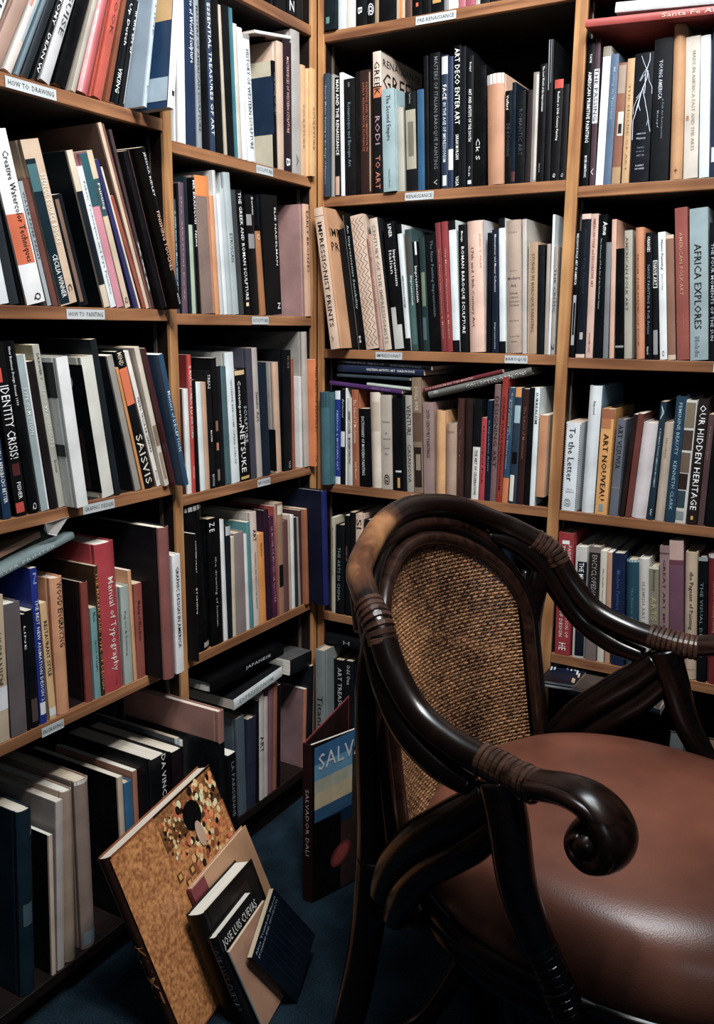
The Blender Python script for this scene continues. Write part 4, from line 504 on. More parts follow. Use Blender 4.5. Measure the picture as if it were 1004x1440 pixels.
('b3',0.4998,0.003,1.2216,-0.0624,0.0345,0.199,0.2837,'a89180','','taupe art history textbook, twenty-first from left on the impressionist shelf',{'k':1, 'h_':[('H. W. Janson', 0.09, 0.55, '2b2422'), ('History of', 0.375, 0.45, '2b2422'), ('Modern', 0.43, 0.8, '3d2a4a'), ('Art', 0.485, 0.35, '3d2a4a'), ('Painting', 0.545, 0.5, '2b2422'), ('Sculpture', 0.575, 0.55, '2b2422'), ('Architecture', 0.605, 0.65, '2b2422'), ('Photography', 0.635, 0.65, '2b2422'), ('Third Edition', 0.75, 0.6, '2b2422'), ('Prentice Hall', 0.87, 0.65, '2b2422'), ('Abrams', 0.91, 0.4, '2b2422')]}),
('b3',0.5355,0.003,1.2216,-0.0503,0.0096,0.201,0.2848,'b5b0a8','','grey paged book, twenty-second from left on the impressionist shelf',{}),
('b3',0.547,0.003,1.2216,-0.0365,0.0202,0.168,0.2364,'a98a6c','','tan book with faint title, twenty-third from left on the impressionist shelf',{'t':[('STUDIES IN BAROQUE PAINTING', 0.1, 0.8, 0.5, 0.4, '7a5a3c')], 'r':[(0.0, 0.08, 0, 1, 'c9b59c')]}),
('b3',0.5686,0.003,1.2216,-0.0407,0.0147,0.164,0.2303,'0f161d','','dark navy book, twenty-fourth from left on the impressionist shelf',{}),
('b3',0.5851,0.003,1.2216,-0.0251,0.0077,0.164,0.2316,'a3968a','','thin taupe book, twenty-fifth from left on the impressionist shelf',{}),
('b3',0.5933,0.003,1.2216,-0.0165,0.0053,0.232,0.2908,'cfd7da','','tall thin white book, twenty-sixth from left on the impressionist shelf',{}),
('b3',0.5998,0.003,1.2216,-0.0183,0.0082,0.177,0.2257,'9c938a','','thin stone book at right end, rightmost on the impressionist shelf',{'t':[('THE CRITIC', 0.2, 0.6, 0.5, 0.6, '4b443c'), ('2', 0.9, 0.96, 0.5, 0.8, '2b2b2b')]}),
('b4',0.0247,-0.027,0.8836,-0.0145,0.0281,0.164,0.2321,'2f5c66','','worn teal green book, leftmost on the shelf above the chair back',{'k':1, 'r':[(0, 1, 0, 0.16, '1c4854')]}),
('b4',0.0532,0.003,0.8836,-0.0081,0.0147,0.177,0.2353,'18358a','','blue book with white ends, second from left on the shelf above the chair back',{'r':[(0, 1, 0, 0.09, 'cfd5d8'), (0, 1, 0.92, 1, 'cfd5d8')], 't':[('AMERICA & MODERN ART', 0.2, 0.85, 0.5, 0.35, '9fb4e0')]}),
('b4',0.0683,0.003,0.8836,0.0028,0.013,0.176,0.2409,'0a0d11','','black book with white diamond, third from left on the shelf above the chair back',{'r':[(0.0, 0.9, 0.44, 0.6, 'c9cdd0')], 't':[('Armour', 0.1, 0.3, 0.5, 0.5, 'a9a9a9')]}),
('b4',0.0839,0.003,0.8836,-0.0066,0.0033,0.178,0.2435,'d3d8d9','','sliver-thin white book, fourth from left on the shelf above the chair back',{}),
('b4',0.09,0.003,0.8836,-0.0177,0.013,0.161,0.2191,'b9b6ae','','grey white book with dark title, fifth from left on the shelf above the chair back',{'t':[('HERBERT HOOVER', 0.15, 0.4, 0.5, 0.6, '2a2d30'), ('MODERN PAINTING', 0.45, 0.75, 0.5, 0.5, '2a2d30')]}),
('b4',0.1058,0.003,0.8836,-0.0284,0.0175,0.184,0.2404,'99502a','','rust orange book on modernism, sixth from left on the shelf above the chair back',{'t':[('The School of Modernism', 0.1, 0.55, 0.5, 0.5, 'e8cdb0'), ('High Museum', 0.75, 0.93, 0.5, 0.35, 'e8cdb0')]}),
('b4',0.1256,0.003,0.8836,-0.0311,0.0294,0.148,0.195,'090c10','','black dictionary, seventh from left on the shelf above the chair back',{'t':[('DICTIONARY OF MODERN PAINTING', 0.1, 0.85, 0.4, 0.3, 'c9cdd0')]}),
('b4',0.1581,0.003,0.8836,-0.0429,0.0297,0.174,0.2363,'c5b8a6','','ribbed cream book, eighth from left on the shelf above the chair back',{'k':1, 'r':[(0.1, 0.9, 0.1, 0.4, 'b09e8b')]}),
('b4',0.1893,0.003,0.8836,-0.0365,0.0286,0.166,0.2314,'a89d90','','stone book with round emblem, ninth from left on the shelf above the chair back',{'h_':[('Painters', 0.28, 0.7, '2c2825'), ('of', 0.4, 0.2, '2c2825'), ('Twentieth', 0.46, 0.75, '2c2825'), ('Century', 0.56, 0.6, '2c2825'), ('Art', 0.62, 0.3, '2c2825')], 't':[('@', 0.84, 0.95, 0.5, 0.6, '14161a')]}),
('b4',0.2201,0.003,0.8836,-0.0363,0.026,0.165,0.2253,'0a0d11','','black book with orange pencil mark, tenth from left on the shelf above the chair back',{'r':[(0.5, 0.75, 0.86, 0.97, 'c9873a'), (0.3, 0.9, 0.78, 0.8, 'b9b9b9')]}),
('b4',0.2476,0.003,0.8836,-0.0411,0.0091,0.166,0.2329,'171b21','','narrow black book, eleventh from left on the shelf above the chair back',{}),
('b4',0.2588,0.003,0.8836,-0.048,0.0174,0.176,0.2334,'98938b','','grey book with dark capitals, twelfth from left on the shelf above the chair back',{'t':[('VENTURI', 0.1, 0.4, 0.5, 0.7, '3a3836'), ('CASANOVA', 0.5, 0.9, 0.5, 0.5, '4c4946')]}),
('b4',0.2776,0.003,0.8836,-0.0507,0.024,0.213,0.2763,'7d6650','','tall tan pictured book, thirteenth from left on the shelf above the chair back',{'r':[(0, 1, 0.3, 0.55, '5d4234'), (0.1, 0.9, 0.6, 0.95, '33241f'), (0.3, 0.8, 0.66, 0.8, '8a7767')], 't':[('DUVALL WINE', 0.08, 0.28, 0.5, 0.4, 'd2c2ae')]}),
('b4',0.3038,0.003,0.8836,-0.0405,0.0272,0.162,0.2195,'8f7570','','mauve tan book on century paintings, fourteenth from left on the shelf above the chair back',{'t':[('20TH CENTURY PAINTINGS', 0.08, 0.6, 0.5, 0.35, '4b3837')]}),
('b4',0.333,0.003,0.8836,-0.0272,0.0241,0.143,0.2014,'c8935b','','golden tan book, fifteenth from left on the shelf above the chair back',{'k':1}),
('b4',0.3598,0.003,0.8836,-0.0214,0.0258,0.13,0.1729,'a58773','','beige book, sixteenth from left on the shelf above the chair back',{'k':1, 'r':[(0.1, 0.8, 0.1, 0.13, '8b6b58')]}),
('b4',0.3884,0.003,0.8836,-0.0214,0.0161,0.171,0.2324,'4a2823','','dark red brown book, seventeenth from left on the shelf above the chair back',{'k':1, 't':[('The Great Adventure', 0.3, 0.8, 0.5, 0.3, '8a5a45')]}),
('b4',0.4058,0.003,0.8836,-0.0175,0.0187,0.177,0.2333,'2f211d','','very dark brown book, eighteenth from left on the shelf above the chair back',{'k':1}),
('b4',0.4265,0.003,0.8836,0.0027,0.0178,0.181,0.2327,'0d1116','','book half black half white, nineteenth from left on the shelf above the chair back',{'r':[(0, 1, 0.47, 1, 'cfcfc8')], 't':[('THE ART OF CELEBRATION', 0.5, 0.95, 0.5, 0.4, '3a3d3f')]}),
('b4',0.4456,0.003,0.8836,0.0015,0.0126,0.142,0.1918,'a83038','','pinkish red book, twentieth from left on the shelf above the chair back',{'t':[('History of Pink', 0.1, 0.8, 0.5, 0.4, '3d1014')]}),
('b4',0.4604,0.003,0.8836,-0.0077,0.0113,0.181,0.2324,'13263c','','navy book, twenty-first from left on the shelf above the chair back',{'t':[('Independent Artist', 0.2, 0.7, 0.5, 0.4, '7d93a5')]}),
('b4',0.473,0.003,0.8837,0.0061,0.0136,0.205,0.2686,'6e5152','','tall mauve book lettered ART, twenty-second from left on the shelf above the chair back',{'t':[('DESIGNING ART', 0.1, 0.7, 0.5, 0.7, '3d2628')]}),
('b4',0.4879,0.003,0.8838,0.0167,0.0135,0.212,0.2857,'8e2418','','tall red book, twenty-third from left on the shelf above the chair back',{'t':[('CUBISM THEN EXPRESSIONISM', 0.15, 0.9, 0.5, 0.35, '3f0e0a')]}),
('b4',0.5026,0.003,0.8839,0.0233,0.0138,0.194,0.2631,'1d4566','','blue book with orange foot, twenty-fourth from left on the shelf above the chair back',{'t':[('El espiritu latinoamericano', 0.05, 0.4, 0.6, 0.3, 'c9b24a'), ('Arte y artistas en los Estados Unidos', 0.1, 0.7, 0.3, 0.3, 'c9d2d6')], 'r':[(0, 1, 0.78, 1, 'c76f2e')]}),
('b4',0.5196,0.003,0.8838,0.0129,0.0167,0.198,0.2636,'21364b','','blue book with cut paper pictures, twenty-fifth from left on the shelf above the chair back',{'r':[(0.1, 0.9, 0.0, 0.08, 'c9843a'), (0.1, 0.9, 0.15, 0.3, '8fb0b5'), (0.0, 0.6, 0.75, 0.98, 'd5d2c4'), (0.1, 0.8, 0.55, 0.65, '101014')]}),
('b4',0.5387,0.003,0.8837,0.0093,0.0147,0.201,0.2615,'3a1f1c','','brown book, twenty-sixth from left on the shelf above the chair back',{'t':[('The School of Modernism', 0.15, 0.6, 0.5, 0.4, '8a5545')]}),
('b4',0.5564,0.003,0.8836,-0.0003,0.0117,0.197,0.265,'0c0f13','','black book by the white one, twenty-seventh from left on the shelf above the chair back',{}),
('b4',0.5693,0.003,0.8836,-0.002,0.0111,0.204,0.2656,'cdd8da','','white book lettered SURREALISM, twenty-eighth from left on the shelf above the chair back',{'t':[('SURREALISM', 0.04, 0.3, 0.5, 0.6, '2a3034')]}),
('b4',0.5829,0.003,0.9056,-0.0004,0.019,0.137,0.1838,'bf8053','d9b79c','peach orange book, rightmost on the shelf above the chair back',{}),
('b5',0.0433,0.003,0.5376,-0.0093,0.0108,0.186,0.2569,'a39c84','','thin olive cream book, leftmost on the shelf left behind the chair',{'t':[('the museum of modern art', 0.1, 0.6, 0.5, 0.4, '4a4a40')]}),
('b5',0.0554,0.003,0.5376,0.0012,0.0255,0.181,0.2398,'0b1116','','black book lettered THE ARTS IN CHINA, second from left, shelf left behind the chair',{'t':[('THE ARTS IN CHINA', 0.25, 0.85, 0.4, 0.35, '7d8a90')]}),
('b5',0.0837,0.003,0.5376,-0.0088,0.0144,0.205,0.2668,'0a0d12','','black book with faint pink lines, third from left on the shelf left behind the chair',{'t':[('ceramic art', 0.3, 0.45, 0.5, 0.5, '8a5a58')]}),
('b5',0.0993,0.003,0.5376,-0.0115,0.0149,0.196,0.2767,'0d1015','','black book, fourth from left on the shelf left behind the chair',{}),
('b5',0.1161,0.003,0.5376,-0.0064,0.0197,0.204,0.2745,'c0a08c','','pinkish cream book, fifth from left on the shelf left behind the chair',{'t':[('SI', 0.05, 0.14, 0.5, 0.8, '33231e')]}),
('b5',0.1419,0.003,0.5376,-0.013,0.0243,0.195,0.263,'14181e','','dark grey book, sixth from left on the shelf left behind the chair',{}),
('b5',0.1692,0.003,0.5376,-0.0154,0.03,0.204,0.2583,'1a1216','','dark plum book hidden by the chair, seventh from left, shelf left behind the chair',{}),
('b5',0.442,0.003,0.5376,-0.0392,0.0736,0.24,0.3028,'12293f','','dark blue book seen over the chair rail, rightmost on the shelf left behind the chair',{}),
('b6',0.0235,-0.042,0.1906,-0.0085,0.0285,0.187,0.2542,'6f7878','','grey book with dark lettering, leftmost on the bottom shelf left of the chair',{'t':[('Titania', 0.5, 0.9, 0.5, 0.6, '2b3438')]}),
('b6',0.0542,0.003,0.1906,-0.0169,0.0313,0.173,0.2186,'0c1015','','black book lettered ART TREASURES, second from left on the bottom shelf left of the chair',{'t':[('ART TREASURES', 0.1, 0.75, 0.6, 0.4, 'b9bdbc')]}),
('b6',0.0867,0.003,0.1906,-0.0204,0.0283,0.173,0.2215,'10151c','','black book by the chair leg, rightmost on the bottom shelf left of the chair',{'t':[('Odd One', 0.05, 0.3, 0.5, 0.4, 'c9c9c9')]}),
('c1',0.6449,0.003,1.5656,-0.0083,0.0144,0.203,0.2791,'090b0f','','black book on early American painting, leftmost on the top right shelf',{'t':[('TATE', 0.1, 0.16, 0.5, 0.3, 'e6ebee'), ('AMERICAN PRIMITIVE PAINTING', 0.22, 0.7, 0.5, 0.5, 'e6ebee'), ('MOSER ARMSTRONG', 0.79, 0.94, 0.5, 0.35, 'e6ebee')]}),
('c1',0.6624,0.003,1.5656,-0.018,0.0105,0.207,0.2773,'4e3340','','plum book lettered THE PASSING, second from left on the top right shelf',{'r':[(0.0, 1, 0.2, 0.57, 'c9ccd2')], 't':[('THE PASSING', 0.2, 0.55, 0.5, 0.75, '3d3448'), ('V', 0.88, 0.93, 0.4, 0.5, 'd9c9d0')]}),
('c1',0.6745,0.003,1.5656,-0.001,0.0153,0.186,0.2611,'dbe8ec','','bright white book, third from left on the top right shelf',{'r':[(0, 1, 0, 0.07, '8f8877')]}),
('c1',0.6904,0.003,1.5656,0.0025,0.0151,0.191,0.245,'4f6784','','blue grey book, fourth from left on the top right shelf',{'t':[('Mutiny in Tuscany', 0.1, 0.5, 0.5, 0.35, '93a7bc')]}),
('c1',0.7073,0.003,1.5656,-0.0037,0.017,0.174,0.2271,'8a5238','','book with colonial facade picture, fifth from left on the top right shelf',{'r':[(0.1, 0.9, 0.02, 0.25, 'a08a78'), (0.3, 0.95, 0.4, 0.6, 'c9c3b8'), (0.4, 0.8, 0.5, 0.58, '2a2c30'), (0, 1, 0.86, 1, 'b08a5c')]}),
('c1',0.7274,0.003,1.5656,-0.0155,0.014,0.184,0.2328,'c39a67','','honey tan book, sixth from left on the top right shelf',{'t':[('THE HOUSE OF ART', 0.2, 0.9, 0.5, 0.3, '8d6a3c')]}),
('c1',0.7444,0.003,1.5656,-0.027,0.0358,0.187,0.2394,'0a1220','','dark blue book with white lightning, seventh from left on the top right shelf',{'bolt':1, 'h_':[('AMERICAN', 0.62, 0.5, 'b9c6d6'), ('Visions', 0.655, 0.5, 'b9c6d6'), ('THE EPIC', 0.73, 0.4, '8494a8'), ('HISTORY OF', 0.76, 0.45, '8494a8'), ('ART IN', 0.79, 0.4, '8494a8'), ('ROBERT', 0.87, 0.45, 'b9c6d6'), ('HUGHES', 0.895, 0.5, 'b9c6d6')]}),
('c1',0.7834,0.003,1.5656,-0.0386,0.0345,0.2,0.2609,'080d18','','navy black book lettered YOUNG AMERICA, eighth from left on the top right shelf',{'t':[('YOUNG AMERICA', 0.15, 0.42, 0.4, 0.22, 'b9c3cf'), ('A Folk Art Retrospective', 0.42, 0.7, 0.55, 0.14, '6d7b8c'), ('Knopf', 0.5, 0.62, 0.3, 0.14, '8a96a4')]}),
('c1',0.8211,0.003,1.5656,-0.0493,0.0228,0.219,0.2831,'c9935f','e6c29a','pale orange book with tiny cross, ninth from left on the top right shelf',{'k':1, 't':[('+', 0.92, 0.96, 0.5, 0.3, '6a4020')]}),
('c1',0.8474,0.003,1.5656,-0.0611,0.026,0.194,0.2569,'d3c8ba','','cream book with gold square, tenth from left on the top right shelf',{'t':[('MADE IN AMERICA EAST AND THE ARTS', 0.1, 0.8, 0.6, 0.25, 'a3947c')], 'r':[(0.1, 0.3, 0.55, 0.585, 'b9824a')]}),
('c1',0.8764,0.003,1.5656,-0.0711,0.0178,0.182,0.2559,'d6e1e4','','white book near the right edge, eleventh from left on the top right shelf',{}),
('c1',0.8957,0.003,1.5656,-0.0646,0.0229,0.205,0.2707,'163150','','dark blue book with white label, rightmost on the top right shelf',{'r':[(0.1, 0.9, 0.8, 0.9, 'cfd6d8')]}),
('c2',0.6418,0.003,1.2166,-0.003,0.0101,0.182,0.2598,'07090d','','black book lettered RELIGIOUS FOLK ART IN AMERICA, leftmost on the folk art shelf',{'t':[('RELIGIOUS FOLK ART IN AMERICA', 0.02, 0.42, 0.4, 0.5, 'e6ebee')], 'r':[(0.1, 0.75, 0.5, 0.9, '9da3a5'), (0.25, 0.65, 0.56, 0.82, '0b0e13')]}),
('c2',0.6547,0.003,1.2166,-0.0122,0.0191,0.21,0.2935,'0a1726','','navy black book with torn cream edges, second from left on the folk art shelf',{'r':[(0, 1, 0, 0.035, 'd9b9a8'), (0, 1, 0.975, 1, 'd9b9a8'), (0.35, 0.7, 0.82, 0.87, 'a9a296')], 't':[('American Folk Painting', 0.1, 0.55, 0.5, 0.25, '2b4158')]}),
('c2',0.6759,0.003,1.2166,-0.0181,0.0148,0.228,0.2929,'cba695','','blush book on decorative art, third from left on the folk art shelf',{'t':[('AMERICAN FOLK and DECORATIVE ART', 0.03, 0.5, 0.5, 0.4, '8a4a3c'), ('VOLUME ONE', 0.82, 0.96, 0.5, 0.3, 'a0624c')]}),
('c2',0.6926,0.003,1.2166,-0.0234,0.0177,0.205,0.2904,'0b1218','','black book lettered Ame, fourth from left on the folk art shelf',{'t':[('Ame', 0.05, 0.14, 0.8, 0.5, 'e6ebee'), ('The Directory of Folk Art of the Northern States', 0.16, 0.65, 0.4, 0.22, 'a9b3b9')]}),
('c2',0.7132,0.003,1.2166,-0.0342,0.0103,0.167,0.2352,'6f7377','','grey book, fifth from left on the folk art shelf',{}),
('c2',0.7268,0.003,1.2166,-0.0463,0.0091,0.199,0.2802,'cfa189','d9a383','blush thin book with peach cover, sixth from left on the folk art shelf',{}),
('c2',0.7387,0.003,1.2166,-0.0573,0.0167,0.175,0.2221,'07090d','','short black book, seventh from left on the folk art shelf',{'r':[(0, 1, 0.88, 0.9, '8a8a8a')]}),
('c2',0.7579,0.003,1.2166,-0.0668,0.0154,0.185,0.2576,'a3a08f','','stone grey book lettered AMERICAN FOLK ART, eighth from left on the folk art shelf',{'t':[('AMERICAN FOLK ART', 0.05, 0.62, 0.3, 0.4, '605d52')]}),
('c2',0.7824,0.003,1.2166,-0.0791,0.0163,0.184,0.2624,'c98256','','peach orange book, ninth from left on the folk art shelf',{'k':1, 't':[('FROM THE HAND OF FOLK', 0.2, 0.9, 0.3, 0.22, '8a4320')]}),
('c2',0.8007,0.003,1.2166,-0.0723,0.013,0.197,0.2513,'0a1019','','black book with two titles, tenth from left on the folk art shelf',{'t':[('ORANGES', 0.03, 0.15, 0.5, 0.5, 'e6ebee'), ('NAIVE PAINTING & Folk Artists', 0.25, 0.8, 0.5, 0.4, '6f7d8c'), ('Rizzoli', 0.9, 0.96, 0.4, 0.3, 'e6ebee')]}),
('c2',0.8162,0.003,1.2166,-0.0805,0.0106,0.175,0.2463,'0a0e14','','black book with NAIVE ART box, eleventh from left on the folk art shelf',{'r':[(0.1, 0.9, 0.2, 0.42, 'c9cdd0'), (0.16, 0.84, 0.21, 0.41, '0b1016'), (0.1, 0.9, 0.76, 0.96, '8a8f92')], 't':[('NAIVE ART', 0.22, 0.4, 0.5, 0.55, 'e6ebee')]}),
('c2',0.8302,0.003,1.2166,-0.0925,0.0141,0.197,0.2518,'dde6ea','','white book lettered Naive Painting, twelfth from left on the folk art shelf',{'t':[('Naive Painting', 0.06, 0.29, 0.5, 0.38, '14181c'), ('Jakovsky', 0.32, 0.45, 0.5, 0.3, '9aa3a8'), ('O', 0.93, 0.97, 0.5, 0.3, '4a4f54')]}),
('c2',0.8462,0.003,1.2166,-0.0975,0.0148,0.188,0.2456,'8b5e48','','worn brown book, thirteenth from left on the folk art shelf',{'r':[(0, 1, 0, 0.03, 'd3b69c'), (0, 1, 0.96, 1, 'd3b69c')]}),
('c2',0.8639,0.003,1.2166,-0.0958,0.0235,0.232,0.2964,'96493f','','terracotta book lettered AMERICAN FOLK ART, fourteenth from left on the folk art shelf',{'t':[('AMERICAN FOLK ART', 0.16, 0.57, 0.45, 0.3, 'c98d6f'), ('Little Brown', 0.7, 0.8, 0.6, 0.12, 'b57a62')]}),
('c2',0.8891,0.003,1.2166,-0.0869,0.034,0.233,0.2932,'8fa5a9','','silver blue book lettered AFRICA EXPLORES, fifteenth from left on the folk art shelf',{'t':[('AFRICA EXPLORES', 0.23, 0.79, 0.45, 0.42, '121619'), ('Mokdu', 0.84, 0.97, 0.4, 0.3, '6f8084')]}),
('c2',0.9244,0.003,1.2166,-0.0796,0.0193,0.201,0.2658,'0d151d','','dark book with white title at the frame edge, rightmost on the folk art shelf',{'t':[('THE FOUR MOMENTS OF THE SUN', 0.15, 0.85, 0.3, 0.3, 'b3bcc0')]}),
('c3',0.6425,0.003,0.8817,0.0038,0.033,0.153,0.1962,'cdd6dc','','white stamp-edged book with handwriting, leftmost on the shelf below folk art',{'stamp':1, 't':[('To the Letter', 0.06, 0.66, 0.45, 0.45, '3b4650'), ('@', 0.86, 0.95, 0.4, 0.5, '8d979d')], 'h_':[('Simon', 0.75, 0.4, '1b1f24'), ('Garfield', 0.78, 0.55, '1b1f24')]}),
('c3',0.6873,0.003,0.8818,0.0061,0.0264,0.195,0.277,'ced6da','5a7890','tall white book lettered Exposed, second from left on the shelf below folk art',{'k':1, 't':[('Exposed', 0.12, 0.22, 0.5, 0.25, '20262b')]}),
('c3',0.7177,0.003,0.8818,0.0075,0.026,0.178,0.2292,'d9973f','','gold book lettered ART NOUVEAU, third from left on the shelf below folk art',{'t':[('ART NOUVEAU', 0.23, 0.86, 0.5, 0.45, '14110d')], 'r':[(0, 1, 0, 0.09, '9c5834'), (0, 0.8, 0.09, 0.18, 'b56c38'), (0.3, 0.65, 0.9, 0.97, '7d8f96')]}),
('c3',0.7491,0.003,0.8819,0.0176,0.0178,0.156,0.2083,'5f6470','','slate grey book with black box, fourth from left on the shelf below folk art',{'t':[('ART VESUVIA', 0.05, 0.5, 0.5, 0.6, '2b2f38')], 'r':[(0, 1, 0.7, 0.705, '9a9a9a')]}),
('c3',0.7716,0.003,0.8822,0.0639,0.0088,0.171,0.2212,'35201f','','dark brown slanting book, fifth from left on the shelf below folk art',{}),
('c3',0.7831,0.003,0.8822,0.0535,0.0117,0.159,0.2232,'6d3228','','chestnut slanting book, sixth from left on the shelf below folk art',{}),
('c3',0.7956,0.003,0.8832,0.0547,0.0299,0.158,0.2044,'d0c6c8','','wide pale lilac book, seventh from left on the shelf below folk art',{'k':1}),
('c3',0.8295,0.003,0.882,0.0372,0.0117,0.199,0.2505,'0d3447','','teal navy book with small title, eighth from left on the shelf below folk art',{'t':[('A', 0.03, 0.15, 0.5, 0.5, 'b9c9d0'), ('A WOMANS TOUCH AMERICAS MOVEMENT', 0.22, 0.72, 0.5, 0.3, '9fc0cc'), ('W', 0.9, 0.96, 0.5, 0.3, 'e6ebee')]}),
('c3',0.8446,0.003,0.882,0.0229,0.0184,0.146,0.2072,'b9a894','','cream stone book with faint capitals, ninth from left on the shelf below folk art',{'k':1, 't':[('INGRES', 0.15, 0.35, 0.45, 0.3, '9b8b78')]}),
('c3',0.865,0.003,0.8819,0.015,0.0199,0.192,0.2627,'103e58','','petrol blue book lettered FEMININE BEAUTY, tenth from left on the shelf below folk art',{'t':[('FEMININE BEAUTY   KENNETH CLARK', 0.05, 0.9, 0.5, 0.35, '8fb4c4')]}),
('c3',0.8864,0.003,0.8818,0.0107,0.0208,0.194,0.2563,'c6c4bd','','white book with sepia photographs, eleventh from left on the shelf below folk art',{'r':[(0.02, 0.92, 0.02, 0.22, '7a6d56'), (0.0, 0.9, 0.24, 0.4, '4c3a32'), (0.0, 0.85, 0.42, 0.58, '6d5a49'), (0.0, 0.8, 0.59, 0.72, '3b2a26'), (0.0, 0.75, 0.73, 0.87, '2f4550'), (0.0, 0.75, 0.9, 0.97, '7d8a88')]}),
('c3',0.9095,0.003,0.8818,0.0122,0.0197,0.204,0.2601,'2d1f1f','','dark book lettered OUR HIDDEN HERITAGE, twelfth from left on the shelf below folk art',{'t':[('OUR HIDDEN HERITAGE', 0.05, 0.88, 0.5, 0.65, 'e6ebee')], 'r':[(0.35, 0.6, 0.93, 0.96, 'd9a83a')]}),
('c3',0.9311,0.003,0.8817,0.0112,0.0116,0.166,0.2294,'563b3c','','mauve brown book, thirteenth from left on the shelf below folk art',{'t':[('The American Spirit', 0.1, 0.4, 0.5, 0.3, 'a98a86')]}),
('c3',0.9456,0.003,0.8816,0.0005,0.028,0.165,0.2299,'0b0e13','','black book at the frame edge, rightmost on the shelf below folk art',{}),
('c4',0.647,0.003,0.5446,-0.0209,0.0345,0.207,0.286,'93202a','','red book on a design collection, leftmost on the shelf behind the far armrest',{'t':[('PAINTINGS FROM THE COLLECTION OF', 0.1, 0.85, 0.75, 0.22, 'e6cfc4'), ('THE NATIONAL SCHOOL OF DESIGN', 0.1, 0.85, 0.35, 0.24, 'eee0d8'), ('I', 0.06, 0.09, 0.5, 0.5, 'e6ebee'), ('HE', 0.9, 0.96, 0.5, 0.5, 'e6e0d8')]}),
('c4',0.688,0.003,0.5446,-0.0244,0.0255,0.197,0.2589,'b9b6b0','','white book with black panel THE MUSEUM, second from left, shelf behind the far armrest',{'r':[(0.2, 1, 0.13, 0.98, '101c2c')], 't':[('THE MUSEUM OF MAN', 0.14, 0.6, 0.55, 0.45, 'e6ebee')]}),
('c4',0.7175,0.003,0.5446,-0.0193,0.0239,0.204,0.263,'6f625f','8a7d78','grey book lettered ENCYCLOPEDIA, third from left on the shelf behind the far armrest',{'r':[(0, 1, 0.05, 0.45, '2a2527')], 't':[('ENCYCLOPEDIA', 0.07, 0.43, 0.5, 0.5, '9b8f8a')]}),
('c4',0.7452,0.003,0.5446,-0.033,0.014,0.189,0.2561,'c4bfae','','pale cream book, fourth from left on the shelf behind the far armrest',{'t':[('The Artful Object', 0.15, 0.45, 0.5, 0.25, '4a4a48')]}),
('c4',0.762,0.003,0.5446,-0.0421,0.0107,0.188,0.2547,'b5866a','','rose tan book, fifth from left on the shelf behind the far armrest',{}),
('c4',0.7759,0.003,0.5446,-0.0533,0.0274,0.189,0.2552,'0f2750','','deep blue book, sixth from left on the shelf behind the far armrest',{'t':[('Modern Painters', 0.15, 0.5, 0.5, 0.3, '355a94')]}),
('c4',0.8079,0.003,0.5446,-0.062,0.0257,0.18,0.2445,'0f465c','','petrol teal book with ragged top, seventh from left on the shelf behind the far armrest',{'k':1, 't':[('The Print in Germany', 0.25, 0.7, 0.5, 0.2, '5d97a8')], 'r':[(0, 1, 0, 0.02, '9fb5ba')]}),
('c4',0.8361,0.003,0.5446,-0.0705,0.0217,0.186,0.2502,'c3beb8','','white book lettered ART NOW, eighth from left on the shelf behind the far armrest',{'k':1, 't':[('FLEMISH ART NOW', 0.2, 0.7, 0.5, 0.3, '8d8983')]}),
('c4',0.8587,0.003,0.5446,-0.0724,0.0197,0.167,0.2359,'7c7863','','khaki book lettered Arts and, ninth from left on the shelf behind the far armrest',{'t':[('Dictionary', 0.03, 0.22, 0.5, 0.4, '3b3a30'), ('ARTS &', 0.28, 0.6, 0.5, 0.6, 'b9a36a')], 'r':[(0, 1, 0, 0.02, 'd0cbbb')]}),
('c4',0.8806,0.003,0.5446,-0.0724,0.0193,0.213,0.2843,'8c6e6d','','dusty pink book, tenth from left on the shelf behind the far armrest',{'t':[('GREAT ART MUSEUM', 0.1, 0.8, 0.5, 0.3, '4b3538')], 'r':[(0, 1, 0.05, 0.06, '54403f')]}),
('c4',0.9023,0.003,0.5446,-0.0792,0.0282,0.239,0.2993,'6b4555','','mauve book with pink top band, eleventh from left on the shelf behind the far armrest',{'r':[(0, 1, 0, 0.14, 'bd9c8f'), (0, 1, 0.14, 0.17, '6a3340')]}),
('c4',0.932,0.003,0.5446,-0.0706,0.0236,0.206,0.2779,'bfa588','','cream book lettered the Pageant of Painting, twelfth from left, shelf behind the far armrest',{'k':1, 't':[('the Pageant of Painting', 0.15, 0.6, 0.5, 0.45, '2c2019'), ('Craven', 0.64, 0.7, 0.4, 0.2, '6a4a3a')], 'r':[(0.1, 0.9, 0.92, 0.925, '8a6d54')]}),
('c4',0.9578,0.003,0.5446,-0.069,0.0184,0.21,0.2711,'0a131a','','black teal book lettered THE VISUAL, thirteenth from left on the shelf behind the far armrest',{'t':[('THE VISUAL DEARTH', 0.2, 0.8, 0.4, 0.35, '6f858c')], 'r':[(0, 1, 0, 0.03, '8a9596')]}),
('c4',0.9783,0.003,0.5446,-0.0726,0.0237,0.201,0.2802,'761a1c','','dark red book at the frame edge, rightmost on the shelf behind the far armrest',{'k':1, 't':[('The Art of Watching Painting', 0.2, 0.6, 0.5, 0.3, 'b57a6a')], 'r':[(0, 1, 0, 0.03, 'd9dcdc')]}),
]
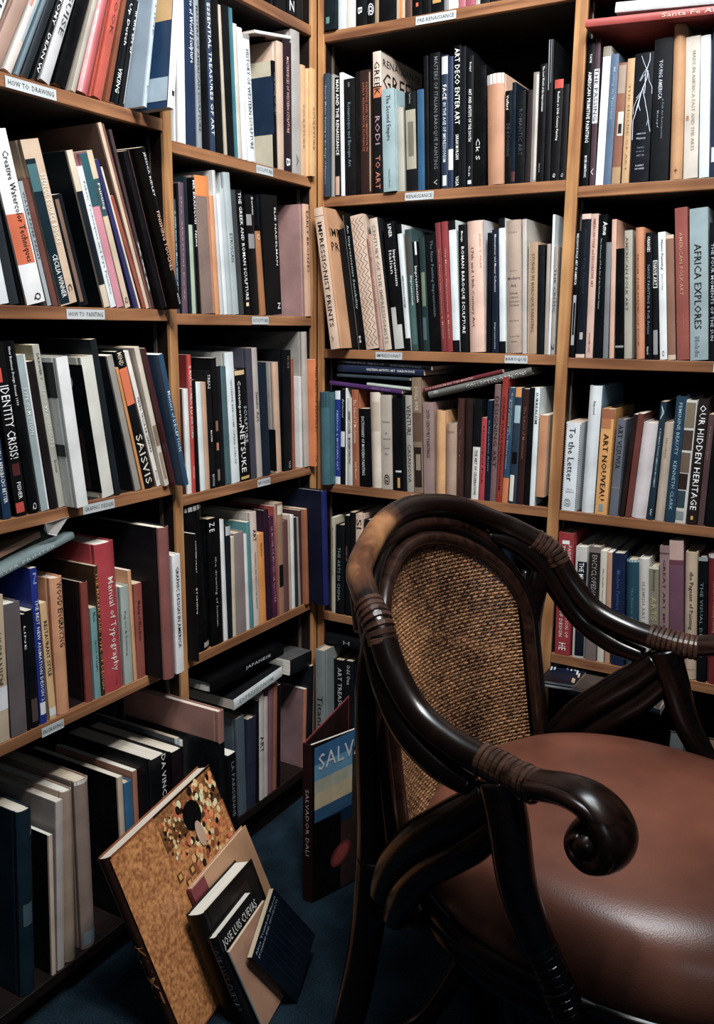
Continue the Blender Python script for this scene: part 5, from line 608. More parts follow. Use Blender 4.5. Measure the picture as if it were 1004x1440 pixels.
ROWS = {'a1': ('l', 1.0, 'how-to drawing shelf'), 'l1': ('l', 1.0, 'upper sculpture shelf'), 'l0': ('l', 0.8, 'top left corner shelf'), 'a2': ('l', 1.05, 'how-to painting shelf'), 'a3': ('l', 1.15, 'graphic design shelf'), 'a4': ('l', 1.3, 'shelf below graphic design'), 'l4': ('l', 1.3, 'shelf below the bronzes'), 'l2': ('l', 1.05, 'lower sculpture shelf'), 'l3': ('l', 1.15, 'bronzes shelf'), 'l5': ('l', 1.6, 'lowest shelf before the corner'), 'a5': ('l', 1.7, 'lowest shelf at far left'), 'b1': ('b', 1.0, 'pre-renaissance shelf'), 'b2': ('b', 1.0, 'renaissance shelf'), 'b3': ('b', 1.05, 'impressionist shelf'), 'b4': ('b', 1.15, 'shelf above the chair back'), 'b5': ('b', 1.3, 'shelf left behind the chair'), 'b6': ('b', 1.3, 'bottom shelf left of the chair'), 'c1': ('b', 1.0, 'top right shelf'), 'c2': ('b', 1.05, 'folk art shelf'), 'c3': ('b', 1.1, 'shelf below folk art'), 'c4': ('b', 1.15, 'shelf behind the far armrest')}
FLAT = [
('b', 0.2382, 0.004, 1.1194, -1.4989, 0.009, 0.2, 0.2045, '4d1f66', '', 'thin purple book lying flat, lowest of the stack above the chair back', {'t': [('BEAR ARTIST', 0.6, 0.85, 0.5, 0.5, '8a6aa0')]}),
('b', 0.2604, 0.004, 1.1291, -1.5083, 0.006, 0.2, 0.1194, 'a9b5ac', '', 'thin pale green booklet lying on the purple book', {}),
('b', 0.2574, 0.006, 1.1512, -1.5557, 0.007, 0.21, 0.2031, '33434d', '', 'thin slate book lying above the pale green booklet', {}),
('b', 0.2944, 0.006, 1.1643, -1.5611, 0.017, 0.22, 0.2386, '10264c', '', 'navy book lying flat in the stack under the impressionist shelf', {'t': [('WESTERN ARTISTIC ART  SHARON ROSE', 0.35, 0.9, 0.5, 0.35, 'e6ebee')]}),
('b', 0.3131, 0.006, 1.1777, -1.5362, 0.01, 0.22, 0.2561, '0c1018', '', 'black book lying topmost of the stack under the impressionist shelf', {'t': [('THINKING ABOUT    EXHIBITIONS', 0.05, 0.9, 0.5, 0.4, '4b5a66')]}),
('b', 0.5603, 0.004, 1.178, -1.8257, 0.0175, 0.18, 0.2581, '62625e', '', 'grey book lettered COLLECTED OPINIONS lying tilted over the upright books', {'k': 1, 't': [('COLLECTED OPINIONS', 0.38, 0.95, 0.35, 0.5, 'f2f1ea'), ('mp', 0.06, 0.1, 0.5, 0.5, 'cfcfca')]}),
('b', 0.4918, 0.004, 1.1791, -1.829, 0.008, 0.17, 0.2042, '6d1f26', '', 'thin dark red book lying tilted on the grey COLLECTED OPINIONS book', {'t': [('SOUL SURREALISM AND THEIR MONSTERS', 0.04, 0.65, 0.5, 0.6, 'd3b0a5')]}),
('l', -0.004, -0.1009, 1.9072, -1.735, 0.006, 0.25, 0.14, 'cfd0cf', 'b39a94', 'thin white book propped diagonally above the upper sculpture books', {'disc': 1}),
('l', 0.0, -0.1549, 0.463, -1.5697, 0.028, 0.22, 0.2877, '08090c', '', 'thick black book lettered JAPANESE lying on the lowest shelf books', {'t': [('JAPANESE', 0.45, 0.8, 0.6, 0.35, 'b9c1c6')]}),
('l', 0.012, -0.1787, 0.4161, -1.6547, 0.027, 0.17, 0.1952, 'cdd7dc', '14181d', 'white-spined book lying flat under the black JAPANESE book', {'t': [('EXPRESSIONISM', 0.1, 0.8, 0.5, 0.4, '7d8a92')]}),
('l', 0.0, -0.0267, 0.3903, -1.5203, 0.042, 0.2, 0.1, '14161a', '4a4a4a', 'small thick grey book lying by the corner post, on the lowest shelf books', {}),
('l', -0.004, -0.8045, 0.898, -1.7834, 0.012, 0.2, 0.3, '6f8284', '', 'grey book lettered MASTER PRINTER lying askew above the crimson book', {'t': [('MASTER PRINTER', 0.35, 0.85, 0.5, 0.5, 'b9c6c8')]}),
('l', -0.03, -0.8573, 0.9068, -1.7802, 0.012, 0.2, 0.26, 'a5765a', '', 'tan book lying askew behind the grey MASTER PRINTER book', {}),
('b', 1.0635, -0.03, 1.8382, -1.5226, 0.0135, 0.28, 0.42, 'a23c36', '', 'long red book lettered Santa Fe Art lying across the top right books', {'t': [('Santa Fe Art', 0.35, 0.6, 0.5, 0.6, 'e8b9a5'), ('Native Dust', 0.75, 0.93, 0.5, 0.4, 'c98a7a')]}),
('b', 1.0603, -0.03, 1.8518, -1.5031, 0.018, 0.27, 0.36, 'b9b9bb', '', 'thick grey white book lying on the long red book', {}),
('b', 0.215, -0.0, 0.4497, -1.5558, 0.022, 0.2, 0.19, '0f141a', '', 'black book lying flat on the bottom shelf left of the chair', {'t': [('H', 0.3, 0.4, 0.5, 0.5, '8a8f92')]}),
('b', 0.7216, -0.09, 0.5026, -1.628, 0.006, 0.22, 0.081, 'c9cfd2', '242a3c', 'magazine with striped cover lying under the far armrest', {'mag': 1}),
('b', 0.7206, -0.085, 0.5081, -1.6279, 0.006, 0.22, 0.081, 'aab4ba', '1d2235', 'second striped magazine lying on the first under the far armrest', {'mag': 2}),
('b', 0.9072, -0.1, 0.4933, -1.5629, 0.014, 0.2, 0.19, '1f3440', '8a7a6c', 'slate book with wine glass picture lying between the chair posts', {'mag': 3}),
]
LEANING = [('klimt', [0.15, -0.9099, 0.3629], [-0.1274, 0.9898, 0.0638], [0.338, 0.1037, -0.9354], 0.3298, 0.3869, 0.032), ('tan', [0.1992, -0.7563, 0.2281], [-0.1328, 0.988, 0.0789], [0.3359, 0.1197, -0.9342], 0.2128, 0.2431, 0.012), ('dark', [0.2566, -0.7924, 0.2167], [-0.1185, 0.9922, 0.0395], [0.3412, 0.078, -0.9367], 0.1835, 0.2303, 0.043), ('cuevas', [0.2939, -0.8012, 0.1881], [-0.1286, 0.9894, 0.0671], [0.3376, 0.1073, -0.9352], 0.1427, 0.2001, 0.022), ('wedge', [0.3155, -0.7868, 0.1607], [-0.1442, 0.9833, 0.1107], [0.3312, 0.1534, -0.931], 0.1387, 0.1715, 0.007), ('navy', [0.3439, -0.7585, 0.14], [-0.2518, 0.8659, 0.4322], [0.259, 0.4906, -0.832], 0.1386, 0.167, 0.012)]

# ------------------------------------------------------------------ the setting
flo, nt, b = base_mat('blue_carpet')
tc = nt.nodes.new('ShaderNodeTexCoord'); n1 = nt.nodes.new('ShaderNodeTexNoise'); n1.inputs['Scale'].default_value = 320; nt.links.new(tc.outputs['Object'], n1.inputs['Vector'])
n2 = nt.nodes.new('ShaderNodeTexNoise'); n2.inputs['Scale'].default_value = 9; n2.inputs['Detail'].default_value = 5; nt.links.new(tc.outputs['Object'], n2.inputs['Vector'])
ad = nt.nodes.new('ShaderNodeMath'); ad.operation = 'MULTIPLY'; nt.links.new(n1.outputs['Fac'], ad.inputs[0]); nt.links.new(n2.outputs['Fac'], ad.inputs[1])
rr = nt.nodes.new('ShaderNodeValToRGB'); rr.color_ramp.elements[0].position = .12; rr.color_ramp.elements[0].color = rgb('0c1a24'); rr.color_ramp.elements[1].position = .42; rr.color_ramp.elements[1].color = rgb('233f50')
nt.links.new(ad.outputs[0], rr.inputs['Fac']); nt.links.new(rr.outputs['Color'], b.inputs['Base Color']); b.inputs['Roughness'].default_value = .95; b.inputs['Specular IOR Level'].default_value = .1
bp = nt.nodes.new('ShaderNodeBump'); bp.inputs['Strength'].default_value = .6; bp.inputs['Distance'].default_value = .003; nt.links.new(n1.outputs['Fac'], bp.inputs['Height']); nt.links.new(bp.outputs['Normal'], b.inputs['Normal'])
WALLM = paper('4a4540', 1, .8, .2, 'wall_paint')
tag(box('floor', -.5, 4.2, -4.2, .5, -.05, 0, flo), kind='structure')
tag(box('wall_left', -.42, -.34, -4.2, .5, 0, 2.95, WALLM), kind='structure')
tag(box('wall_back', -.34, 4.2, .34, .42, 0, 2.95, WALLM), kind='structure')
tag(box('ceiling', -.42, 4.2, -4.2, .42, 2.95, 3.0, paper('8a857c', 1, .9, .1, 'ceiling_paint')), kind='structure')
# ------------------------------------------------------------------ bookcases
STEEL = plain('dull_steel_strip', '8a7a6c', 1, .4, .5, .6)
def bookcase(label, wall, bays, uprights, D=.29, top=2.62):
    """wall 'l': fronts on x=0 running along y; wall 'b': fronts on y=0 running along x"""
    root = empty('bookcase', ((0, 0, 0))); tag(root, label, 'bookcase')
    def bx(nm, u0, u1, d0, d1, z0, z1, m, bv=.0012):
        if wall == 'l': return box(nm, -d1, -d0, u0, u1, z0, z1, m, root, bv)
        return box(nm, u0, u1, d0, d1, z0, z1, m, root, bv)
    PH = PINE_Y if wall == 'l' else PINE_X
    for (u0, u1) in uprights:
        bx('upright', u0, u1, .008, D, 0, top, SHADED, 0); bx('upright_facing', u0, u1, 0, .0085, 0, top, PINE_V, .0015)
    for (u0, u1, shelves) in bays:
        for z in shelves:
            bx('shelf', u0 + .0005, u1 - .0005, .014, D - .012, z - .022, z, SHADED, 0); bx('shelf_nosing', u0 + .0005, u1 - .0005, .001, .0142, z - .022, z, PH if z > .2 else SHADED)  # pine in front only; shelf body and lowest nosing have shade in their colour
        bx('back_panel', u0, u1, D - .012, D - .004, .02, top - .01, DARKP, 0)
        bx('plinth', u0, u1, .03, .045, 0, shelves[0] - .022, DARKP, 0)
        for uu in (u0, u1 - .002):
            for dd in (.035, .2): bx('shelf_standard', uu, uu + .002, dd, dd + .008, .12, top - .05, STEEL, 0)
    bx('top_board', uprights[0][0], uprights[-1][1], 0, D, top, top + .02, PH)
    return root
Zs = {'a': [.07, .576, .959, 1.306, 1.657, 2.0, 2.34], 'l': [.107, .57, .929, 1.299, 1.623, 1.955, 2.3],
      'b': [.19, .537, .883, 1.221, 1.58, 1.945, 2.29], 'c': [.19, .544, .881, 1.216, 1.565, 1.945, 2.29]}
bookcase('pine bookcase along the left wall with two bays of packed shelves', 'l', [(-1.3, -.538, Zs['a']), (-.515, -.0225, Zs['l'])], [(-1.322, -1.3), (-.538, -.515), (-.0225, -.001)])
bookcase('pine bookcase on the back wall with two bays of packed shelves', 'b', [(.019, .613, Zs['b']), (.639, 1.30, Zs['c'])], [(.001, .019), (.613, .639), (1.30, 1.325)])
# ------------------------------------------------------------------ shelf labels
def shelf_label(txt, wall, u, z, wid, label):
    root = empty('shelf_label', (0.0006, u, z) if wall == 'l' else (u, -.0006, z), (0, 0, math.pi / 2 if wall == 'l' else 0))
    tag(root, label, 'label', 'printed shelf labels')
    V, F = [], []; boxg(-wid / 2, wid / 2, -.0006, 0, -.0085, .0085, V, F); mesh_obj('card', V, F, [paper('c3c9cb', 1, .3)], root)
    if txt:
        P = Print(); V0, F0, asp = text_geo(txt); ww = wid * .9; P.text(txt, lambda x, y: ((x - .5) * ww, -.0009, (y - .5) * .0078), plain('label_ink', '22262c')); P.build('lettering', root)
for a in [('HOW TO: DRAWING', 'l', -.845, 1.644, .10, 'white label reading HOW TO: DRAWING on the shelf edge'),
          ('HOW TO: PAINTING', 'l', -.755, 1.294, .088, 'white label reading HOW TO: PAINTING on the shelf edge'),
          ('GRAPHIC DESIGN', 'l', -.748, .947, .078, 'white label reading GRAPHIC DESIGN on the shelf edge'),
          ('ENGRAVING', 'l', -.885, .562, .05, 'small white label under the blue animation book'),
          ('SCULPTURE', 'l', -.215, 1.611, .062, 'label reading SCULPTURE on the upper sculpture shelf edge'),
          ('SCULPTURE', 'l', -.238, 1.288, .062, 'label reading SCULPTURE on the lower sculpture shelf edge'),
          ('BRONZES', 'l', -.232, .917, .05, 'white label reading BRONZES on the shelf edge'),
          ('PRE-RENAISSANCE', 'b', .305, 1.933, .096, 'white label reading PRE-RENAISSANCE on the shelf edge'),
          ('RENAISSANCE', 'b', .275, 1.568, .072, 'white label reading RENAISSANCE on the shelf edge'),
          ('IMPRESSIONIST', 'b', .204, 1.209, .072, 'white label reading IMPRESSIONIST on the shelf edge'),
          ('BAROQUE', 'b', .523, 1.209, .053, 'white label reading BAROQUE on the shelf edge'),
          ('WOMEN', 'b', .30, .871, .055, 'white label reading WOMEN just above the chair back'),
          ('ASIAN', 'b', .96, 1.204, .05, 'white label at the right end of the folk art shelf')]: shelf_label(*a)
# torn paper hanging under the graphic design books
V = []; pts = [(0, 0), (.05, .004), (.045, -.012), (.028, -.028), (.012, -.022), (.004, -.012)]
for dx in (0, .0008): V += [(.006 + dx + .01 * math.sin(y * 90), -.878 + x, .94 + y) for x, y in pts]
tag(mesh_obj('torn_paper', V, [(0, 1, 2, 3, 4, 5), (11, 10, 9, 8, 7, 6)] + [(i, (i + 1) % 6, 6 + (i + 1) % 6, 6 + i)[::-1] for i in range(6)], [paper('d9d6d0', 1, .8)]), 'torn scrap of white paper hanging below the graphic design books', 'paper')
# ------------------------------------------------------------------ books on the shelves
GROUP = {k: 'books on the ' + v[2] for k, v in ROWS.items()}
for (rw, x, y, z, th, t, d, h, col, cc, label, ex) in BOOKS:
    wall, g, _ = ROWS[rw]
    r = make_book('book', t, d, h, col, cc, ex, g)
    r.location = (x, y, z); r.rotation_euler = (0, th, math.pi / 2 if wall == 'l' else 0)
    tag(r, label, 'book', GROUP[rw])
for (wall, x, y, z, th, t, d, h, col, cc, label, ex) in FLAT:
    r = make_book('book', t, d, h, col, cc, ex, 1.2); r.location = (x, y, z); r.rotation_euler = (0, th, math.pi / 2 if wall == 'l' else 0)
    tag(r, label, 'magazine' if ex.get('mag', 9) < 3 else 'book', 'books lying flat on other books')
# ------------------------------------------------------------------ books leaning on the floor
def lean(A, ey, dn, wd, L, th, col, cc, ex, label, deco=None, g=1.3):
    A, ey, dn = Vector(A), Vector(ey), Vector(dn); up = -dn; nx = ey.cross(up)
    r = make_book('book', th, wd, L, col, cc, ex, g); o = A + dn * L - nx * th
    r.matrix_world = Matrix(((nx.x, ey.x, up.x, o.x), (nx.y, ey.y, up.y, o.y), (nx.z, ey.z, up.z, o.z), (0, 0, 0, 1)))
    if deco:
        P = Print(); deco(P, lambda u, v, k=1: (th + .0003 * k, wd * u, L * v)); tag(P.build('cover_art', r), kind='stuff')
    tag(r, label, 'book', 'books leaning on the floor'); return r
def gold(P, f):
    g = 1.25; r = random.Random(4)
    P.grid(lambda u, v: f(.01 + .98 * u, .01 + .98 * v), 1, 1, GOLD)
    P.grid(lambda u, v: f(.40 + .6 * u - .0 * v, .80 + .2 * v), 1, 1, paper('14100e', g, .4))
    pal = ['d9802f', 'e0954a', 'c9622a', 'e8b06a', '2b1a12', 'f0c890', '8a3f1c']
    for i in range(230):
        u = r.uniform(.55, .98); v = r.uniform(.40, .98); s = r.uniform(.008, .022); c = r.choice(pal)
        P.disc(lambda x, y: f(u + x * s, v + y * s * 1.1, 2 + i * .02), paper(c, g, .35), 10)
    for i in range(60):
        u = r.uniform(.42, .55); v = r.uniform(.72, .95); s = r.uniform(.005, .013)
        P.disc(lambda x, y: f(u + x * s, v + y * s, 2 + i * .02), paper(r.choice(pal), g, .35), 8)
    P.disc(lambda x, y: f(.69 + .085 * x, .86 + .075 * y, 8), paper('0c0a0c', g, .4)); P.disc(lambda x, y: f(.70 + .035 * x, .75 + .07 * y, 9), paper('b08c72', g, .4))
    for i, (u, v) in enumerate([(.42, .66), (.47, .60), (.53, .64), (.45, .53), (.52, .52), (.58, .46), (.50, .44), (.56, .36), (.62, .30), (.66, .22)]):
        s = .022 if i < 6 else .016
        P.grid(lambda x, y: f(u + s * (x - .5) * 2, v + s * (y - .5) * 2, 8), 1, 1, paper('5b3c14', g, .4)); P.grid(lambda x, y: f(u + s * .6 * (x - .5) * 2, v + s * .6 * (y - .5) * 2, 9), 1, 1, paper('c98a2c', g, .4))
GOLD, nt, b = base_mat('gold_cloth_print')
tc = nt.nodes.new('ShaderNodeTexCoord'); n1 = nt.nodes.new('ShaderNodeTexNoise'); n1.inputs['Scale'].default_value = 140; n1.inputs['Detail'].default_value = 7; nt.links.new(tc.outputs['Object'], n1.inputs['Vector'])
rr = nt.nodes.new('ShaderNodeValToRGB'); rr.color_ramp.elements[0].position = .35; rr.color_ramp.elements[0].color = rgb('96541c'); rr.color_ramp.elements[1].position = .68; rr.color_ramp.elements[1].color = rgb('dd8f3c')
nt.links.new(n1.outputs['Fac'], rr.inputs['Fac']); nt.links.new(rr.outputs['Color'], b.inputs['Base Color']); b.inputs['Roughness'].default_value = .35
L_ = {a[0]: a[1:] for a in LEANING}
lean(*L_['klimt'], '3a1d10', '7a3d16', dict(k=1, t=[('KLIMT', .45, .75, .5, .6, 'b9752f')]), 'large gold patterned book leaning against the lowest shelf', gold)
def tan(P, f): P.grid(lambda u, v: f(.0 + .22 * u, .01 + .98 * v), 1, 1, paper('6d1d28', 1.3, .4))
lean(*L_['tan'], '6d1d28', 'a87a52', dict(k=1), 'tan book with maroon spine strip leaning on the gold book', tan)
def dk(P, f):
    P.grid(lambda u, v: f(.3 + .65 * u, .3 + .66 * v), 1, 1, paper('2a211d', 1, .4)); P.grid(lambda u, v: f(.45 + .35 * u, .5 + .4 * v, 2), 1, 1, paper('382b24', 1, .4))
lean(*L_['dark'], '17110f', '1a1513', dict(k=1), 'thick dark brown book leaning on the tan book', dk)
def cuev(P, f):
    w = plain('title_ink', 'cfd2d2', 1.0, .45); P.text('JOSE LUIS CUEVAS', lambda x, y: f(.1 + .85 * x, .82 + .11 * y), w); P.text('EL MUNDO DE', lambda x, y: f(.35 + .4 * x, .76 + .03 * y), w)
lean(*L_['cuevas'], '0b0e13', '0d1016', dict(k=1, t=[('JOSE LUIS CUEVAS', .08, .75, .5, .6, '3f4a55')]), 'black book with white artist lettering leaning before the dark brown book', cuev)
lean(*L_['wedge'], 'b9b2a6', 'a5785c', {}, 'thin tan booklet splayed behind the navy book')
def nav(P, f):
    w = plain('title_ink', '9fb0bd', 1.0, .45); P.text('Alice Trumbull Mason', lambda x, y: f(.08 + .84 * x, .93 - .0 + .035 * y - .0), w); P.text('ETCHINGS AND WOODCUTS', lambda x, y: f(.08 + .84 * x, .87 + .03 * y), w)
    for i in range(7): P.grid(lambda u, v: f(.2 + .1 * i + .012 * u, .08 + .7 * v), 1, 1, paper('14304c', 1, .4))
lean(*L_['navy'], '0a111c', '0b1a2c', dict(), 'navy book foremost of the books leaning on the floor', nav)
# open standing book near the corner
def open_book():
    r = empty('book', (.235, -.40, .0006)); tag(r, 'large blue-topped art book standing half open on the floor by the chair', 'book', 'books leaning on the floor'); H = .385
    a1 = math.atan2(.17, .06) ; a2 = math.atan2(.30, -.05)
    def panel(nm, ang, W, t, z0, z1, m, off=0, st=0):
        dx, dy = math.cos(ang), math.sin(ang); nx, ny = dy, -dx
        V, F = [], []; boxg(st, W, off, off + t, z0, z1, V, F); V = [(x * dx + y * nx, x * dy + y * ny, z) for x, y, z in V]
        return mesh_obj(nm, V, F, [m], r)
    panel('front_cover', a1, .27, .0025, 0, H, paper('22120f', 1.2, .3), .0105); panel('page_block', a1, .262, .0095, .003, H - .003, pages_mat('e0d8c8', 0), .0008, .004)
    panel('back_cover', a2, .27, .0025, 0, H, paper('7a2a30', 1.2, .35), -.012); panel('endpaper', a2, .262, .0006, .003, H - .003, paper('3a1517', 1, .6), -.0092, .006)
    V, F = [], []; boxg(-.012, .012, -.006, -.003, 0, H, V, F); s = mesh_obj('spine', V, F, [paper('32161a', 1.2, .35)], r)
    P = Print(); P.text('SALVADOR DALI', lambda x, y: ((y - .5) * .009, -.0065, H * (.72 - .42 * x)), plain('title_ink', 'b9aeb0')); P.build('spine_title', r)
    dx, dy = math.cos(a1), math.sin(a1); nx, ny = dy, -dx
    f = lambda u, v, k=1: (u * .27 * dx + (.0133 + .0003 * k) * nx, u * .27 * dy + (.0133 + .0003 * k) * ny, H * v)
    P = Print(); g = 1.2
    bands = [(.88, .99, '2c6a9c'), (.78, .88, '5d9cc0'), (.70, .78, 'b9b9a0'), (.60, .70, 'd3bd90'), (.52, .60, '2b5d84'), (.44, .52, '16365a')]
    for i, (z0, z1, c) in enumerate(bands): P.grid(lambda u, v: f(.02 + .97 * u, z0 + (z1 - z0) * v + .05 * (u - .2), 1 + .05 * i), 1, 1, paper(c, g, .25))
    P.grid(lambda u, v: f(.02 + .97 * u, .01 + .44 * v), 1, 1, paper('43302a', g, .3)); P.grid(lambda u, v: f(.0 + .3 * u, .01 + .5 * v, 2), 1, 1, paper('0e0c10', g, .3))
    P.grid(lambda u, v: f(.42 + .05 * u, .35 + .55 * v, 3), 1, 1, paper('3d3430', g, .3))
    P.text('SALVADOR', lambda x, y: f(.06 + .86 * x, .83 + .10 * y + .04 * x, 4), plain('title_ink', 'e6edf2'))
    P.disc(lambda x, y: f(.30 + .11 * x, .24 + .07 * y + .03 * x, 3), paper('7d2a2a', g, .3)); P.disc(lambda x, y: f(.30 + .08 * x, .24 + .05 * y + .03 * x, 4), paper('a83c38', g, .3))
    P.disc(lambda x, y: f(.62 + .14 * x, .42 + .05 * y - .02 * x, 3), paper('b9a98a', g, .3)); P.disc(lambda x, y: f(.62 + .125 * x, .42 + .04 * y - .02 * x, 4), paper('2f6a9a', g, .3)); P.disc(lambda x, y: f(.74 + .03 * x, .33 + .1 * y, 4), paper('4a7f9c', g, .3))
    tag(P.build('cover_art', r), kind='stuff')
open_book()
# face-out book at the far right
r = make_book('book', .012, .20, .27, '0b0d11', '', {}, 1.2)
fx = Vector((.10, -.93, .35)).normalized(); fy = Vector((1, .107, 0)).normalized(); fz = fx.cross(fy); fy = fz.cross(fx)
o = Vector((.925, -.075, .455)) - fz * .27
r.matrix_world = Matrix(((fx.x, fy.x, fz.x, o.x), (fx.y, fy.y, fz.y, o.y), (fx.z, fy.z, fz.z, o.z), (0, 0, 0, 1)))
tag(r, 'black book lettered A YEAR IN ART facing out at the right edge', 'book', 'books leaning on the floor')
P = Print(); F_ = lambda u, v, k=1: (.0123 + .0003 * k, .20 * u, .27 * v)
P.grid(lambda u, v: F_(.02 + .96 * u, .84 + .15 * v), 1, 1, paper('8a8d8a', 1, .3)); P.grid(lambda u, v: F_(.15 + .2 * u, .84 + .15 * v, 2), 1, 1, paper('3c5560', 1, .3)); P.grid(lambda u, v: F_(.38 + .6 * u, .84 + .15 * v, 2), 1, 1, paper('c98f5c', 1, .3))
for i, s in enumerate(['A', 'YEAR', 'IN', 'ART']): P.text(s, lambda x, y: F_(.2 + .1 * i + .07 * y, .80 - .055 * len(s) * x), plain('title_ink', 'c9ccd0'))
tag(P.build('cover_art', r), kind='stuff')
# ------------------------------------------------------------------ rattan armchair
CH = empty('armchair', (.88, -.53, 0), (0, 0, math.radians(-8)))
tag(CH, 'dark lacquered rattan armchair with woven back and brown leather seat', 'armchair')
ARMW = wood('worn_rattan_lacquer', '160a06', '44261a', 0, .27)
# gloss is worn through to honey coloured cane on the outer shoulder of the rail
RAILM, nt, b = base_mat('worn_top_rail_lacquer')
tc = nt.nodes.new('ShaderNodeTexCoord'); n1 = nt.nodes.new('ShaderNodeTexNoise'); n1.inputs['Scale'].default_value = 9; n1.inputs['Detail'].default_value = 8; nt.links.new(tc.outputs['Object'], n1.inputs['Vector'])
vm = nt.nodes.new('ShaderNodeVectorMath'); vm.operation = 'DISTANCE'; nt.links.new(tc.outputs['Object'], vm.inputs[0]); vm.inputs[1].default_value = (-.345, -.185, .935)
mr = nt.nodes.new('ShaderNodeMapRange'); mr.inputs['From Min'].default_value = .02; mr.inputs['From Max'].default_value = .20; mr.inputs['To Min'].default_value = .20; mr.inputs['To Max'].default_value = -.24
nt.links.new(vm.outputs['Value'], mr.inputs['Value'])
ad = nt.nodes.new('ShaderNodeMath'); ad.operation = 'ADD'; nt.links.new(n1.outputs['Fac'], ad.inputs[0]); nt.links.new(mr.outputs['Result'], ad.inputs[1])
rr = nt.nodes.new('ShaderNodeValToRGB'); rr.color_ramp.elements[0].position = .40; rr.color_ramp.elements[0].color = rgb('1a0c07'); rr.color_ramp.elements[1].position = .86; rr.color_ramp.elements[1].color = rgb('b87c3c')
el = rr.color_ramp.elements.new(.58); el.color = rgb('5a3216')
nt.links.new(ad.outputs[0], rr.inputs['Fac']); nt.links.new(rr.outputs['Color'], b.inputs['Base Color']); b.inputs['Roughness'].default_value = .26
def both(pts): return [[(x, s * y, z) for x, y, z in pts] for s in (-1, 1)]
half = [(.03, .325, .69), (0, .32, .695), (-.07, .317, .705), (-.14, .31, .73), (-.19, .303, .78), (-.23, .29, .84), (-.28, .26, .875), (-.32, .22, .90), (-.352, .13, .938), (-.368, .06, .952)]
rail = [(x, -y, z) for x, y, z in half] + [(-.373, 0, .956)] + half[::-1]
tube('top_rail', rail, .0215, RAILM, CH, 10, 20)
low = [(-.04, .322, .655), (-.10, .318, .668), (-.16, .312, .70), (-.205, .30, .75), (-.245, .28, .81), (-.29, .245, .853), (-.33, .205, .872)]
for P in both(low): tube('lower_rail', P, [.016, .021, .022, .022, .021, .018, .012], RATTAN, CH, 8, 16)
tube('crest_rail', [(-.30, -.235, .80), (-.335, -.20, .868), (-.358, -.12, .908), (-.37, 0, .924), (-.358, .12, .908), (-.335, .20, .868), (-.30, .235, .80)], .016, ARMW, CH, 10, 16)
# back frame and woven panel
def hw(z, W=.228): return W * (1 - max(0, (z - .70) / .195) ** 2) ** .5 if z > .70 else W * (1 - .04 * (.70 - z) / .3)
def back(bv, z, o=0): return Vector((-.287 - .16 * (z - .46) + 1.3 * bv * bv + o, bv, z))
def loop(W, top, o):
    L = []
    for i in range(15):
        z = .40 + (.70 - .40) * i / 14; L.append(back(-W, z, o))
    for i in range(1, 24):
        a = math.pi * i / 24; L.append(back(-W * math.cos(a), .70 + (top - .70) * math.sin(a), o))
    for i in range(15):
        z = .70 - .30 * i / 14; L.append(back(W, z, o))
    return L
tube('back_frame', loop(.238, .898, .004), .0125, ARMW, CH, 1, 14)
tube('outer_back_frame', loop(.262, .918, -.014), .013, RATTAN, CH, 1, 14)
weave, nt, b = base_mat('woven_cane')
tc = nt.nodes.new('ShaderNodeTexCoord'); n1 = nt.nodes.new('ShaderNodeTexNoise'); n1.inputs['Scale'].default_value = 7; n1.inputs['Detail'].default_value = 4; nt.links.new(tc.outputs['Object'], n1.inputs['Vector'])
n2 = nt.nodes.new('ShaderNodeTexNoise'); n2.inputs['Scale'].default_value = 130; nt.links.new(tc.outputs['Object'], n2.inputs['Vector'])
ad = nt.nodes.new('ShaderNodeMath'); ad.operation = 'MULTIPLY'; nt.links.new(n1.outputs['Fac'], ad.inputs[0]); nt.links.new(n2.outputs['Fac'], ad.inputs[1])
rr = nt.nodes.new('ShaderNodeValToRGB'); rr.color_ramp.elements[0].position = .14; rr.color_ramp.elements[0].color = rgb('3c2012'); rr.color_ramp.elements[1].position = .38; rr.color_ramp.elements[1].color = rgb('a5713f')
nt.links.new(ad.outputs[0], rr.inputs['Fac']); nt.links.new(rr.outputs['Color'], b.inputs['Base Color']); b.inputs['Roughness'].default_value = .38
V, F = [], []; dz, db = .0072, .0076; r1 = random.Random(2)
def strand(pts, wv, tv):
    n = len(V)
    for i, p in enumerate(pts):
        t = (pts[min(i + 1, len(pts) - 1)] - pts[max(i - 1, 0)]).normalized(); nrm = Vector((1, 0, 0)); nrm = (nrm - t * nrm.dot(t)).normalized(); s = t.cross(nrm)
        V.extend([p + s * wv, p + nrm * tv, p - s * wv, p - nrm * tv])
    for i in range(len(pts) - 1):
        for k in range(4):
            a = n + i * 4 + k; c = n + i * 4 + (k + 1) % 4; F.append((a, c, c + 4, a + 4))
nz = int((.893 - .40) / dz); nb = int(.225 / db)
for j in range(nz):
    z = .405 + j * dz; W = hw(z) if z < .894 else 0
    if W < .012: continue
    m = int(W / db); pts = []
    for i in range(-2 * m - 1, 2 * m + 2):
        ph = math.cos(math.pi * (i / 2 + j)); pts.append(back(i * db / 2, z + .0004 * r1.uniform(-1, 1), .0019 * ph))
    strand(pts, .0030 + r1.uniform(-.0003, .0003), .0011)
for i in range(-nb, nb + 1):
    bv = i * db; pts = []
    for j in range(-1, 2 * nz + 2):
        z = .405 + j * dz / 2
        if z > .893 or hw(z) < abs(bv): break
        pts.append(back(bv + .0004 * r1.uniform(-1, 1), z, -.0015 * math.cos(math.pi * (j / 2 + i))))
    if len(pts) > 3: strand(pts, .0024, .0011)
tag(mesh_obj('woven_panel', V, F, [weave], CH, smooth=True), kind='stuff')
